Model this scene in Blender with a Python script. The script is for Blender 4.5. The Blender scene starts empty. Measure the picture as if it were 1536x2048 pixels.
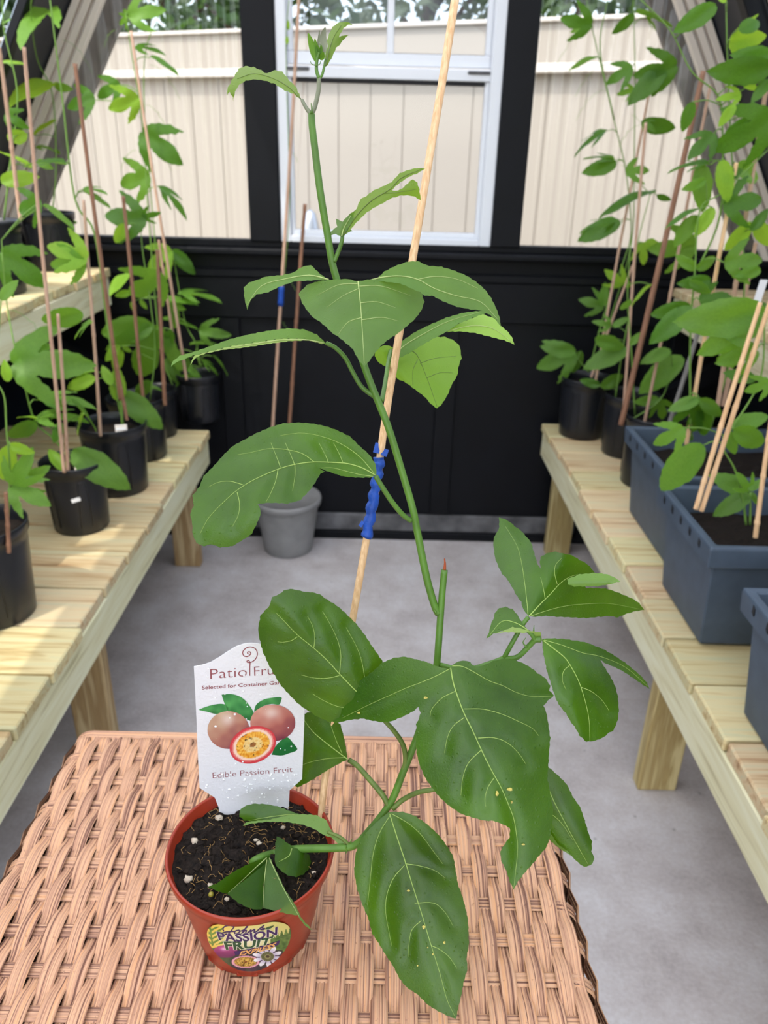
import bpy, bmesh, math, random
import numpy as np
from mathutils import Vector, Matrix, noise
from mathutils.geometry import delaunay_2d_cdt
rnd = random.Random(7)
S = bpy.context.scene
COL = S.collection

# ------------------------------------------------------------------ camera
F = 1550.0
CAM = Vector((0, 0, 1.3))
_d = Vector((9, 716, F)).normalized()
_v = Vector((85, 3388, -F)); _v = (_v - _d * _v.dot(_d)).normalized()
_x = _v.cross(_d)
if _x.x < 0: _x = -_x
R3 = Matrix((_x, _d, _v))                       # camera axes (right, up, forward) -> world
cd = bpy.data.cameras.new('camera'); cam = bpy.data.objects.new('camera', cd); COL.objects.link(cam)
right, up, fwd = R3.col[0], R3.col[1], R3.col[2]
m = Matrix((right, up, -fwd)).transposed().to_4x4(); m.translation = CAM
cam.matrix_world = m
cd.sensor_fit = 'VERTICAL'; cd.sensor_height = 36; cd.lens = F / 2048 * 36
cd.clip_start = 0.02; cd.clip_end = 200
cd.dof.use_dof = True; cd.dof.focus_distance = 0.52; cd.dof.aperture_fstop = 11
S.camera = cam

# ------------------------------------------------------------------ sky, sun, exposure
W = bpy.data.worlds.new('sky'); S.world = W; W.use_nodes = True
wn = W.node_tree.nodes; wl = W.node_tree.links
bg = wn['Background']; sky = wn.new('ShaderNodeTexSky'); sky.sky_type = 'NISHITA'
sky.sun_disc = False; sky.sun_elevation = math.radians(57); sky.sun_rotation = math.radians(214)
sky.air_density = 1.0; sky.dust_density = 2.5; sky.ozone_density = 1.0
hs = wn.new('ShaderNodeHueSaturation'); hs.inputs['Saturation'].default_value = 0.55
wl.new(sky.outputs[0], hs.inputs['Color']); wl.new(hs.outputs[0], bg.inputs[0])
bg.inputs[1].default_value = 0.62
TO_SUN = Vector((-0.30, -0.45, 0.84)).normalized()
sl = bpy.data.lights.new('sun', 'SUN'); so = bpy.data.objects.new('sun', sl); COL.objects.link(so)
so.rotation_euler = TO_SUN.to_track_quat('Z', 'Y').to_euler(); so.location = (-3, -4, 8)
sl.energy = 3.0; sl.angle = math.radians(0.8); sl.color = (1.0, 0.95, 0.87)
S.view_settings.view_transform = 'Standard'; S.view_settings.look = 'None'
S.view_settings.exposure = -0.22; S.view_settings.gamma = 1.0
S.view_settings.use_curve_mapping = False

# ------------------------------------------------------------------ picture rays used to measure the place
def ray(px, py):
    return R3 @ Vector(((px - 768) / F, -(py - 1024) / F, 1.0))
def atz(px, py, zc): return CAM + ray(px, py) * zc
def onY(px, py, Y): r = ray(px, py); return CAM + r * (Y / r.y)
def onZ(px, py, Z): r = ray(px, py); return CAM + r * ((Z - CAM.z) / r.z)
def proj(p):
    c = R3.transposed() @ (Vector(p) - CAM); return 768 + F * c.x / c.z, 1024 - F * c.y / c.z

# ------------------------------------------------------------------ helpers
def lin(c):
    return tuple(((v / 255) / 12.92 if v / 255 <= .04045 else ((v / 255 + .055) / 1.055) ** 2.4) for v in c) + (1.0,)
def tag(o, label=None, cat=None, group=None, kind=None):
    if label: o['label'] = label
    if cat: o['category'] = cat
    if group: o['group'] = group
    if kind: o['kind'] = kind
    return o
def link(name, me, parent=None, loc=None):
    o = bpy.data.objects.new(name, me); COL.objects.link(o)
    if parent: o.parent = parent
    if loc is not None: o.location = loc
    return o
def thing(name, label, cat, loc=(0, 0, 0), group=None, rz=0):
    o = link(name, None, None, loc); o.empty_display_size = .02; o.rotation_euler = (0, 0, rz)
    return tag(o, label, cat, group)
class MB:
    """collects geometry in world coordinates, links it as one mesh object"""
    def __init__(s): s.v = []; s.f = []; s.mi = []; s.cm = 0
    def add(s, vs, fs):
        n = len(s.v); s.v += [tuple(v) for v in vs]
        s.f += [tuple(i + n for i in f) for f in fs]; s.mi += [s.cm] * len(fs)
    def box(s, x0, x1, y0, y1, z0, z1):
        s.add([(x0,y0,z0),(x1,y0,z0),(x1,y1,z0),(x0,y1,z0),(x0,y0,z1),(x1,y0,z1),(x1,y1,z1),(x0,y1,z1)],
              [(0,3,2,1),(4,5,6,7),(0,1,5,4),(1,2,6,5),(2,3,7,6),(3,0,4,7)])
    def obox(s, o, ax, ay, az, bev=0.0):
        """box centred at o with half axes ax ay az (vectors), chamfered"""
        vs = []
        for k in (-1, 1):
            for (i, j) in ((-1,-1),(1,-1),(1,1),(-1,1)): vs.append(o + ax*i + ay*j + az*k)
        s.add(vs, [(0,3,2,1),(4,5,6,7),(0,1,5,4),(1,2,6,5),(2,3,7,6),(3,0,4,7)])
    def tube(s, pts, rad, n=8, cap=True):
        pts = [Vector(p) for p in pts]; N = len(pts)
        if isinstance(rad, (int, float)): rad = [rad] * N
        t0 = (pts[1] - pts[0]).normalized(); a = t0.orthogonal().normalized(); vs = []; 
        for i, p in enumerate(pts):
            t = (pts[min(i+1, N-1)] - pts[max(i-1, 0)]).normalized()
            a = (a - t * a.dot(t)); a = a.normalized() if a.length > 1e-6 else t.orthogonal().normalized()
            b = t.cross(a)
            for k in range(n):
                w = 2 * math.pi * k / n; vs.append(p + (a * math.cos(w) + b * math.sin(w)) * rad[i])
        fs = [(i*n+k, i*n+(k+1) % n, (i+1)*n+(k+1) % n, (i+1)*n+k) for i in range(N-1) for k in range(n)]
        if cap: fs += [tuple(range(n-1, -1, -1)), tuple((N-1)*n + k for k in range(n))]
        s.add(vs, fs)
    def lathe(s, c, prof, n=40, closed=False):
        """prof list of (r,z) from bottom outside up and over to inside"""
        c = Vector(c); vs = []
        for (r, z) in prof:
            for k in range(n):
                w = 2*math.pi*k/n; vs.append((c.x + r*math.cos(w), c.y + r*math.sin(w), c.z + z))
        P = len(prof); fs = []
        for i in range(P-1):
            for k in range(n): fs.append((i*n+k, i*n+(k+1) % n, (i+1)*n+(k+1) % n, (i+1)*n+k))
        fs.append(tuple(range(n-1, -1, -1))); fs.append(tuple((P-1)*n+k for k in range(n)))
        s.add(vs, fs)
    def blob(s, c, r, sx=1, sy=1, sz=1, seed=0, amp=.35, sub=1):
        bm = bmesh.new(); bmesh.ops.create_icosphere(bm, subdivisions=sub, radius=1)
        vs = []
        for v in bm.verts:
            q = v.co * (1 + amp * noise.noise(v.co * 1.7 + Vector((seed*3.1, seed*1.7, seed))))
            vs.append((c[0] + q.x*r*sx, c[1] + q.y*r*sy, c[2] + q.z*r*sz))
        fs = [tuple(v.index for v in f.verts) for f in bm.faces]; bm.free(); s.add(vs, fs)
    def build(s, name, mats, parent=None, smooth=False, origin=None, bevel=0):
        if origin is None:
            origin = parent.location if parent is not None and parent.parent is None else Vector((0, 0, 0))
            if parent is not None and parent.parent is not None:
                origin = parent.matrix_basis.translation + parent.parent.location
        o0 = Vector(origin)
        me = bpy.data.meshes.new(name)
        me.from_pydata([Vector(v) - o0 for v in s.v], [], s.f)
        mats = mats if isinstance(mats, (list, tuple)) else [mats]
        for mt in mats: me.materials.append(mt)
        if len(mats) > 1: me.polygons.foreach_set('material_index', s.mi)
        if smooth: me.polygons.foreach_set('use_smooth', [True]*len(me.polygons))
        me.update()
        o = link(name, me, parent)
        if parent is None: o.location = o0
        if bevel:
            bm = bmesh.new(); bm.from_mesh(me)
            bmesh.ops.bevel(bm, geom=bm.edges[:], offset=bevel, segments=1, affect='EDGES', profile=.5)
            bm.to_mesh(me); bm.free()
        return o
def piece(name, mat, parent, x0, x1, y0, y1, z0, z1, bevel=.002):
    """a box piece with its own origin at its centre (so object coordinates are its own)"""
    c = Vector(((x0+x1)/2, (y0+y1)/2, (z0+z1)/2))
    b = MB(); b.box(x0, x1, y0, y1, z0, z1)
    o = b.build(name, mat, None, origin=c, bevel=bevel)
    if parent is not None: o.parent = parent; o.location = c - parent.location
    return o
def smoothline(pts, k=5):
    pts = [Vector(p) for p in pts]; out = []
    P = [pts[0]*2 - pts[1]] + pts + [pts[-1]*2 - pts[-2]]
    for i in range(1, len(P)-2):
        for j in range(k):
            t = j / k; a, b, c, d = P[i-1], P[i], P[i+1], P[i+2]
            out.append(.5*((2*b) + (c-a)*t + (2*a-5*b+4*c-d)*t*t + (3*b-a-3*c+d)*t**3))
    return out + [pts[-1]]

# ------------------------------------------------------------------ materials
def mat(name):
    mt = bpy.data.materials.new(name); mt.use_nodes = True
    nt = mt.node_tree; return mt, nt, nt.nodes, nt.links, nt.nodes['Principled BSDF'], nt.nodes['Material Output']
def ramp(nd, stops):
    r = nd.new('ShaderNodeValToRGB'); e = r.color_ramp.elements
    while len(e) < len(stops): e.new(.5)
    for el, (p, c) in zip(e, stops): el.position = p; el.color = c
    return r
def simple(name, c, rough=.5, spec=.5, bump=0, bscale=200, var=0, vscale=30, metal=0):
    mt, nt, nd, lk, p, out = mat(name)
    p.inputs['Base Color'].default_value = lin(c); p.inputs['Roughness'].default_value = rough
    p.inputs['Specular IOR Level'].default_value = spec; p.inputs['Metallic'].default_value = metal
    if bump or var:
        tc = nd.new('ShaderNodeTexCoord')
    if bump:
        nz = nd.new('ShaderNodeTexNoise'); nz.inputs['Scale'].default_value = bscale; nz.inputs['Detail'].default_value = 4
        lk.new(tc.outputs['Object'], nz.inputs['Vector'])
        b = nd.new('ShaderNodeBump'); b.inputs['Strength'].default_value = bump; b.inputs['Distance'].default_value = .002
        lk.new(nz.outputs['Fac'], b.inputs['Height']); lk.new(b.outputs[0], p.inputs['Normal'])
    if var:
        n2 = nd.new('ShaderNodeTexNoise'); n2.inputs['Scale'].default_value = vscale; n2.inputs['Detail'].default_value = 6
        lk.new(tc.outputs['Object'], n2.inputs['Vector'])
        lo = lin(tuple(v*(1-var) for v in c)); hi = lin(tuple(min(255, v*(1+var)) for v in c))
        r = ramp(nd, [(.3, lo), (.7, hi)]); lk.new(n2.outputs['Fac'], r.inputs[0]); lk.new(r.outputs[0], p.inputs['Base Color'])
    return mt
def wood(name, axis, stops, knots=True):
    mt, nt, nd, lk, p, out = mat(name)
    tc = nd.new('ShaderNodeTexCoord'); oi = nd.new('ShaderNodeObjectInfo')
    ad = nd.new('ShaderNodeVectorMath'); ad.operation = 'ADD'
    sc = nd.new('ShaderNodeVectorMath'); sc.operation = 'SCALE'; sc.inputs[3].default_value = 37.0
    cb = nd.new('ShaderNodeCombineXYZ'); lk.new(oi.outputs['Random'], cb.inputs[0]); lk.new(oi.outputs['Random'], cb.inputs[1]); lk.new(oi.outputs['Random'], cb.inputs[2])
    lk.new(cb.outputs[0], sc.inputs[0]); lk.new(tc.outputs['Object'], ad.inputs[0]); lk.new(sc.outputs[0], ad.inputs[1])
    mp = nd.new('ShaderNodeMapping'); s = [18, 18, 18]; s['xyz'.index(axis)] = 1.3; mp.inputs['Scale'].default_value = s
    lk.new(ad.outputs[0], mp.inputs['Vector'])
    nz = nd.new('ShaderNodeTexNoise'); nz.inputs['Scale'].default_value = 2.2; nz.inputs['Detail'].default_value = 3; nz.inputs['Distortion'].default_value = 1.2
    lk.new(mp.outputs[0], nz.inputs['Vector'])
    mp2 = nd.new('ShaderNodeMapping'); s2 = [160, 160, 160]; s2['xyz'.index(axis)] = 4; mp2.inputs['Scale'].default_value = s2
    lk.new(ad.outputs[0], mp2.inputs['Vector'])
    n2 = nd.new('ShaderNodeTexNoise'); n2.inputs['Scale'].default_value = 1.5; n2.inputs['Detail'].default_value = 2
    lk.new(mp2.outputs[0], n2.inputs['Vector'])
    mx = nd.new('ShaderNodeMath'); mx.operation = 'MULTIPLY_ADD'; mx.inputs[1].default_value = .35
    lk.new(n2.outputs['Fac'], mx.inputs[0]); lk.new(nz.outputs['Fac'], mx.inputs[2])
    r = ramp(nd, stops); lk.new(mx.outputs[0], r.inputs[0])
    hv = nd.new('ShaderNodeHueSaturation')
    m1 = nd.new('ShaderNodeMapRange'); m1.inputs['To Min'].default_value = .88; m1.inputs['To Max'].default_value = 1.22
    lk.new(oi.outputs['Random'], m1.inputs[0]); lk.new(m1.outputs[0], hv.inputs['Value'])
    m2 = nd.new('ShaderNodeMapRange'); m2.inputs['To Min'].default_value = .488; m2.inputs['To Max'].default_value = .52
    wn_ = nd.new('ShaderNodeTexWhiteNoise'); wn_.noise_dimensions = '1D'; lk.new(oi.outputs['Random'], wn_.inputs['W'])
    lk.new(wn_.outputs['Value'], m2.inputs[0]); lk.new(m2.outputs[0], hv.inputs['Hue'])
    lk.new(r.outputs[0], hv.inputs['Color']); colr = hv.outputs[0]
    if knots:
        mk = nd.new('ShaderNodeMapping'); s3 = [9, 9, 9]; s3['xyz'.index(axis)] = 3.2; mk.inputs['Scale'].default_value = s3
        lk.new(ad.outputs[0], mk.inputs['Vector'])
        vo = nd.new('ShaderNodeTexVoronoi'); vo.inputs['Scale'].default_value = .55; lk.new(mk.outputs[0], vo.inputs['Vector'])
        kr = ramp(nd, [(.06, (1, 1, 1, 1)), (.14, (0, 0, 0, 1))]); lk.new(vo.outputs['Distance'], kr.inputs[0])
        mc = nd.new('ShaderNodeMix'); mc.data_type = 'RGBA'; mc.inputs['B'].default_value = lin((120, 80, 48))
        ml = nd.new('ShaderNodeMath'); ml.operation = 'MULTIPLY'; ml.inputs[1].default_value = .8; lk.new(kr.outputs[0], ml.inputs[0])
        lk.new(ml.outputs[0], mc.inputs['Factor']); lk.new(colr, mc.inputs['A']); colr = mc.outputs['Result']
    lk.new(colr, p.inputs['Base Color']); p.inputs['Roughness'].default_value = .65; p.inputs['Specular IOR Level'].default_value = .3
    b = nd.new('ShaderNodeBump'); b.inputs['Strength'].default_value = .25; b.inputs['Distance'].default_value = .001
    lk.new(mx.outputs[0], b.inputs['Height']); lk.new(b.outputs[0], p.inputs['Normal'])
    return mt
PINE = [(.38, lin((140, 108, 70))), (.52, lin((192, 162, 118))), (.68, lin((216, 196, 152))), (.88, lin((204, 196, 158)))]
GREY = [(.38, lin((186, 174, 134))), (.6, lin((222, 214, 176))), (.85, lin((232, 228, 198)))]
M_woodx = wood('pine across', 'x', PINE); M_woody = wood('pine lengthwise', 'y', GREY); M_woodz = wood('pine upright', 'z', [(.38, lin((120, 96, 60))), (.5, lin((168, 146, 100))), (.62, lin((150, 126, 84))), (.8, lin((190, 172, 128)))], False)
M_black = simple('black paint', (11, 13, 18), .5, .2, .15, 60, .12, 8)
M_navy = simple('navy black panel', (22, 27, 38), .45, .35, .1, 60)
M_grey_wood = simple('weathered grey board', (92, 92, 94), .8, .2, .3, 80, .25, 14)
M_vinyl = simple('white vinyl', (222, 226, 232), .35, .5)
M_pot = simple('black nursery plastic', (27, 29, 34), .32, .5, .05, 150, .08, 20)
M_slate = simple('slate planter plastic', (70, 83, 98), .5, .4, .05, 200, .06, 25)
M_greypot = simple('grey pot plastic', (138, 138, 138), .5, .4, .05, 200, .05, 20)
M_terra = simple('red brown plastic', (152, 50, 28), .34, .5, .04, 300)
M_soil = simple('potting soil', (30, 24, 20), .9, .2, 1.0, 500, .45, 260)
M_perl = simple('perlite', (196, 182, 162), .8, .2, .5, 500)
M_root = simple('root fibre', (150, 118, 72), .7, .2)
M_tape = simple('blue tape', (28, 74, 165), .5, .4, .4, 300, .12, 120)
M_paper = simple('white plastic card', (224, 224, 228), .3, .5, .25, 420)
M_text = simple('maroon print', (140, 66, 72), .5)
M_white = simple('white print', (240, 240, 240), .5)
M_siding = simple('cream metal siding', (166, 159, 149), .6, .2)
M_trimw = simple('white roof trim', (206, 200, 192), .5, .3)
M_batten = simple('pale batten', (226, 216, 206), .6, .3)
M_barge = simple('weathered barge board', (118, 112, 106), .8, .2, .3, 40, .12, 10)
M_gravel = simple('gravel ground', (140, 130, 112), .9, .1, 0, 50, .3, 20)
M_bark = simple('bark', (70, 58, 46), .9, .1, .6, 30, .3, 15)
M_galv = simple('galvanised metal', (200, 205, 210), .3, .5, 0, 10, 0, 10, .8)
M_inner = simple('dark frame inside weave', (58, 40, 32), .9, .1)
M_gasket = simple('dark gasket', (38, 38, 40), .6, .2)
M_tip = simple('dry brown tip', (150, 74, 44), .7, .2)

def clear(name, tint, gloss=.06, rough=.02):
    mt, nt, nd, lk, p, out = mat(name); nd.remove(p)
    t = nd.new('ShaderNodeBsdfTransparent'); t.inputs[0].default_value = tint
    g = nd.new('ShaderNodeBsdfGlossy'); g.inputs['Roughness'].default_value = rough; g.inputs[0].default_value = (.9, .93, .97, 1)
    fr = nd.new('ShaderNodeFresnel'); fr.inputs[0].default_value = 1.35 if gloss < .08 else 1.5
    if gloss > .08:                                 # the ripples' steep flanks are seen through more plastic
        lw = nd.new('ShaderNodeLayerWeight'); lw.inputs[0].default_value = .5; rp = ramp(nd, [(.12, tint), (.55, (.80, .79, .77, 1))])
        lk.new(lw.outputs['Facing'], rp.inputs[0]); lk.new(rp.outputs[0], t.inputs[0])
    mx = nd.new('ShaderNodeMixShader'); lk.new(fr.outputs[0], mx.inputs[0]); lk.new(t.outputs[0], mx.inputs[1]); lk.new(g.outputs[0], mx.inputs[2])
    lk.new(mx.outputs[0], out.inputs['Surface']); return mt
M_glass = clear('window glass', (.93, .94, .95, 1))
M_poly = clear('clear corrugated sheet', (.95, .95, .93, 1), .1, .12)
def opal():
    mt, nt, nd, lk, p, out = mat('opal roof sheet'); nd.remove(p)
    t = nd.new('ShaderNodeBsdfTranslucent'); t.inputs[0].default_value = (.92, .93, .95, 1)
    d = nd.new('ShaderNodeBsdfDiffuse'); d.inputs[0].default_value = (.85, .86, .88, 1)
    mx = nd.new('ShaderNodeMixShader'); mx.inputs[0].default_value = .18
    lk.new(t.outputs[0], mx.inputs[1]); lk.new(d.outputs[0], mx.inputs[2]); lk.new(mx.outputs[0], out.inputs['Surface']); return mt
M_opal = opal()

def leafmat(name, top, top2, under, trans, tcol, rough=.38, spec=.45, fine=True):
    mt, nt, nd, lk, p, out = mat(name)
    tc = nd.new('ShaderNodeTexCoord'); ge = nd.new('ShaderNodeNewGeometry'); oi = nd.new('ShaderNodeObjectInfo')
    n1 = nd.new('ShaderNodeTexNoise'); n1.inputs['Scale'].default_value = 20 if fine else 26; n1.inputs['Detail'].default_value = 5
    lk.new(tc.outputs['Object'], n1.inputs['Vector'])
    r1 = ramp(nd, [(.32, lin(top)), (.7, lin(top2))]); lk.new(n1.outputs['Fac'], r1.inputs[0])
    mu = nd.new('ShaderNodeMix'); mu.data_type = 'RGBA'; mu.inputs['B'].default_value = lin(under)
    lk.new(ge.outputs['Backfacing'], mu.inputs['Factor']); lk.new(r1.outputs[0], mu.inputs['A'])
    hv = nd.new('ShaderNodeHueSaturation'); mr = nd.new('ShaderNodeMapRange'); mr.inputs['To Min'].default_value = .82; mr.inputs['To Max'].default_value = 1.15
    lk.new(oi.outputs['Random'], mr.inputs[0]); lk.new(mr.outputs[0], hv.inputs['Value']); lk.new(mu.outputs['Result'], hv.inputs['Color'])
    lk.new(hv.outputs[0], p.inputs['Base Color'])
    p.inputs['Roughness'].default_value = rough; p.inputs['Specular IOR Level'].default_value = spec
    tr = nd.new('ShaderNodeBsdfTranslucent'); tr.inputs[0].default_value = lin(tcol)
    mx = nd.new('ShaderNodeMixShader'); mx.inputs[0].default_value = trans
    lk.new(p.outputs[0], mx.inputs[1]); lk.new(tr.outputs[0], mx.inputs[2]); lk.new(mx.outputs[0], out.inputs['Surface'])
    if fine:
        vo = nd.new('ShaderNodeTexVoronoi'); vo.feature = 'DISTANCE_TO_EDGE'; vo.inputs['Scale'].default_value = 420
        nv = nd.new('ShaderNodeTexNoise'); nv.inputs['Scale'].default_value = 900; nv.inputs['Detail'].default_value = 2
        lk.new(tc.outputs['Object'], vo.inputs['Vector']); lk.new(tc.outputs['Object'], nv.inputs['Vector'])
        dr = nd.new('ShaderNodeTexVoronoi'); dr.inputs['Scale'].default_value = 260; lk.new(tc.outputs['Object'], dr.inputs['Vector'])
        dm = ramp(nd, [(.06, (1, 1, 1, 1)), (.20, (0, 0, 0, 1))]); lk.new(dr.outputs['Distance'], dm.inputs[0])
        er = ramp(nd, [(0, (.75, .75, .75, 1)), (.10, (1, 1, 1, 1))]); lk.new(vo.outputs['Distance'], er.inputs[0])
        s1 = nd.new('ShaderNodeMath'); s1.operation = 'MULTIPLY_ADD'; s1.inputs[1].default_value = .25; lk.new(nv.outputs['Fac'], s1.inputs[0]); lk.new(er.outputs[0], s1.inputs[2])
        s2 = nd.new('ShaderNodeMath'); s2.operation = 'MULTIPLY_ADD'; s2.inputs[1].default_value = 1.6; lk.new(dm.outputs[0], s2.inputs[0]); lk.new(s1.outputs[0], s2.inputs[2])
        b = nd.new('ShaderNodeBump'); b.inputs['Strength'].default_value = .5; b.inputs['Distance'].default_value = .0003
        lk.new(s2.outputs[0], b.inputs['Height']); lk.new(b.outputs[0], p.inputs['Normal'])
    return mt
M_leaf = leafmat('mature leaf', (32, 72, 4), (70, 114, 16), (100, 136, 54), .26, (126, 170, 10), .34, .45)
M_leaf2 = leafmat('upper leaf', (76, 112, 48), (98, 138, 62), (146, 170, 92), .34, (146, 186, 46), .5)
M_backlit = leafmat('backlit leaf', (104, 150, 46), (126, 172, 56), (150, 190, 84), .42, (165, 205, 50), .45)  # window backlight put into a yellower green; also serves a pale underside
M_shoot = leafmat('shoot leaf', (70, 120, 30), (88, 134, 38), (120, 150, 60), .45, (140, 180, 30), .5)
B_dark = leafmat('vine leaf dark', (62, 104, 28), (82, 130, 40), (110, 150, 70), .38, (120, 175, 36), .42, .4, False)
B_mid = leafmat('vine leaf mid', (88, 132, 46), (110, 156, 58), (132, 172, 84), .42, (150, 200, 46), .45, .4, False)
B_lime = leafmat('vine leaf lime', (122, 172, 48), (148, 196, 62), (170, 206, 90), .5, (190, 225, 60), .5, .4, False)  # lime shared by young leaves and leaves coloured as sunlit
M_vein = simple('leaf vein', (152, 178, 92), .5, .3)
M_veinp = simple('leaf vein pale', (168, 186, 116), .5, .3)
M_stem = simple('green stem', (80, 118, 42), .42, .4, .1, 500, .12, 60)
M_stem2 = simple('violet green stem', (118, 124, 100), .5, .35, .1, 500, .1, 60)
M_petd = simple('petiole olive', (96, 116, 52), .45, .4, 0, 10, .12, 80)
M_bstem = simple('vine stem', (112, 150, 66), .5, .3)
M_wstem = simple('woody vine stem', (140, 108, 76), .7, .2, 0, 10, .2, 20)
def bamboo(name, a, b):
    mt, nt, nd, lk, p, out = mat(name)
    tc = nd.new('ShaderNodeTexCoord'); mp = nd.new('ShaderNodeMapping'); mp.inputs['Scale'].default_value = (400, 400, 6)
    lk.new(tc.outputs['Object'], mp.inputs['Vector']); nz = nd.new('ShaderNodeTexNoise'); nz.inputs['Scale'].default_value = 1.5; nz.inputs['Detail'].default_value = 3
    lk.new(mp.outputs[0], nz.inputs['Vector']); r = ramp(nd, [(.35, lin(a)), (.65, lin(b))]); lk.new(nz.outputs['Fac'], r.inputs[0])
    lk.new(r.outputs[0], p.inputs['Base Color']); p.inputs['Roughness'].default_value = .5; p.inputs['Specular IOR Level'].default_value = .35
    return mt
M_bam = bamboo('pale bamboo', (214, 170, 124), (240, 204, 160)); M_bamd = bamboo('dark bamboo', (120, 84, 66), (160, 118, 92))
M_bamp = bamboo('pink bamboo', (176, 140, 116), (206, 172, 148)); M_bamg = bamboo('grey twig', (112, 108, 106), (150, 146, 142))
def vcol(name, rough=.4):
    mt, nt, nd, lk, p, out = mat(name); a = nd.new('ShaderNodeVertexColor'); a.layer_name = 'Col'
    lk.new(a.outputs[0], p.inputs['Base Color']); p.inputs['Roughness'].default_value = rough; return mt
M_print = vcol('printed picture', .35)
def wicker():
    mt, nt, nd, lk, p, out = mat('wicker strand')
    uv = nd.new('ShaderNodeUVMap'); uv.uv_map = 'UV'; oi = nd.new('ShaderNodeObjectInfo')
    mul = nd.new('ShaderNodeMath'); mul.operation = 'MULTIPLY'; mul.inputs[1].default_value = 61.0; lk.new(oi.outputs['Random'], mul.inputs[0])
    cb = nd.new('ShaderNodeCombineXYZ'); sp = nd.new('ShaderNodeSeparateXYZ'); lk.new(uv.outputs[0], sp.inputs[0])
    lk.new(mul.outputs[0], cb.inputs[2])
    sx = nd.new('ShaderNodeMath'); sx.operation = 'MULTIPLY'; sx.inputs[1].default_value = 8.5; lk.new(sp.outputs[0], sx.inputs[0]); lk.new(sx.outputs[0], cb.inputs[0])
    sy = nd.new('ShaderNodeMath'); sy.operation = 'MULTIPLY'; sy.inputs[1].default_value = .45; lk.new(sp.outputs[1], sy.inputs[0]); lk.new(sy.outputs[0], cb.inputs[1])
    nz = nd.new('ShaderNodeTexNoise'); nz.inputs['Scale'].default_value = 1.0; nz.inputs['Detail'].default_value = 2.5
    lk.new(cb.outputs[0], nz.inputs['Vector'])
    r = ramp(nd, [(.37, lin((122, 84, 68))), (.44, lin((186, 140, 112))), (.56, lin((218, 172, 136))), (.68, lin((220, 162, 114)))])
    lk.new(nz.outputs['Fac'], r.inputs[0])
    tcn = nd.new('ShaderNodeTexCoord'); sn = nd.new('ShaderNodeTexNoise'); sn.inputs['Scale'].default_value = 260; lk.new(tcn.outputs['Object'], sn.inputs['Vector'])
    sr = ramp(nd, [(.27, lin((120, 84, 64))), (.33, (1, 1, 1, 1))]); lk.new(sn.outputs['Fac'], sr.inputs[0])
    mm = nd.new('ShaderNodeMix'); mm.data_type = 'RGBA'; mm.blend_type = 'MULTIPLY'; mm.inputs['Factor'].default_value = .35
    lk.new(r.outputs[0], mm.inputs['A']); lk.new(sr.outputs[0], mm.inputs['B']); lk.new(mm.outputs['Result'], p.inputs['Base Color'])
    p.inputs['Roughness'].default_value = .45; p.inputs['Specular IOR Level'].default_value = .35
    return mt
M_wick = wicker()
M_legw = simple('wrapped wicker leg', (206, 158, 122), .5, .3, .3, 200, .2, 90)
def concrete():
    mt, nt, nd, lk, p, out = mat('concrete slab')
    tc = nd.new('ShaderNodeTexCoord')
    a = nd.new('ShaderNodeTexNoise'); a.inputs['Scale'].default_value = 6; a.inputs['Detail'].default_value = 9; a.inputs['Roughness'].default_value = .65
    b = nd.new('ShaderNodeTexNoise'); b.inputs['Scale'].default_value = 120; b.inputs['Detail'].default_value = 4
    lk.new(tc.outputs['Object'], a.inputs['Vector']); lk.new(tc.outputs['Object'], b.inputs['Vector'])
    s = nd.new('ShaderNodeMath'); s.operation = 'MULTIPLY_ADD'; s.inputs[1].default_value = .35; lk.new(b.outputs['Fac'], s.inputs[0]); lk.new(a.outputs['Fac'], s.inputs[2])
    r = ramp(nd, [(.4, lin((160, 152, 150))), (.66, lin((190, 184, 183))), (.85, lin((205, 202, 203)))]); lk.new(s.outputs[0], r.inputs[0])
    v = nd.new('ShaderNodeTexVoronoi'); v.inputs['Scale'].default_value = 14; lk.new(tc.outputs['Object'], v.inputs['Vector'])
    vr = ramp(nd, [(.03, lin((80, 74, 70))), (.07, (1, 1, 1, 1))]); lk.new(v.outputs['Distance'], vr.inputs[0])
    mm = nd.new('ShaderNodeMix'); mm.data_type = 'RGBA'; mm.blend_type = 'MULTIPLY'; mm.inputs['Factor'].default_value = .4
    lk.new(r.outputs[0], mm.inputs['A']); lk.new(vr.outputs[0], mm.inputs['B']); lk.new(mm.outputs['Result'], p.inputs['Base Color'])
    p.inputs['Roughness'].default_value = .75; p.inputs['Specular IOR Level'].default_value = .25
    bm_ = nd.new('ShaderNodeBump'); bm_.inputs['Strength'].default_value = .3; bm_.inputs['Distance'].default_value = .002
    lk.new(b.outputs['Fac'], bm_.inputs['Height']); lk.new(bm_.outputs[0], p.inputs['Normal']); return mt
M_conc = concrete()

# ================================================================== the setting
YW = 2.583
def sx(z): return 1.2 - .59 * (z - 1.157)           # inner face of the leaning side walls
def struct(name, b, mats, parent=None, **k):
    o = b.build(name, mats, parent, **k)
    if parent is None: o['kind'] = 'structure'
    return o
b = MB(); b.box(-1.32, 1.32, -1.2, 2.7, -.1, 0); struct('floor', b, M_conc)
b = MB(); b.box(-30, 30, -14, 40, -.22, -.1); g = struct('ground', b, M_gravel)
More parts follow.
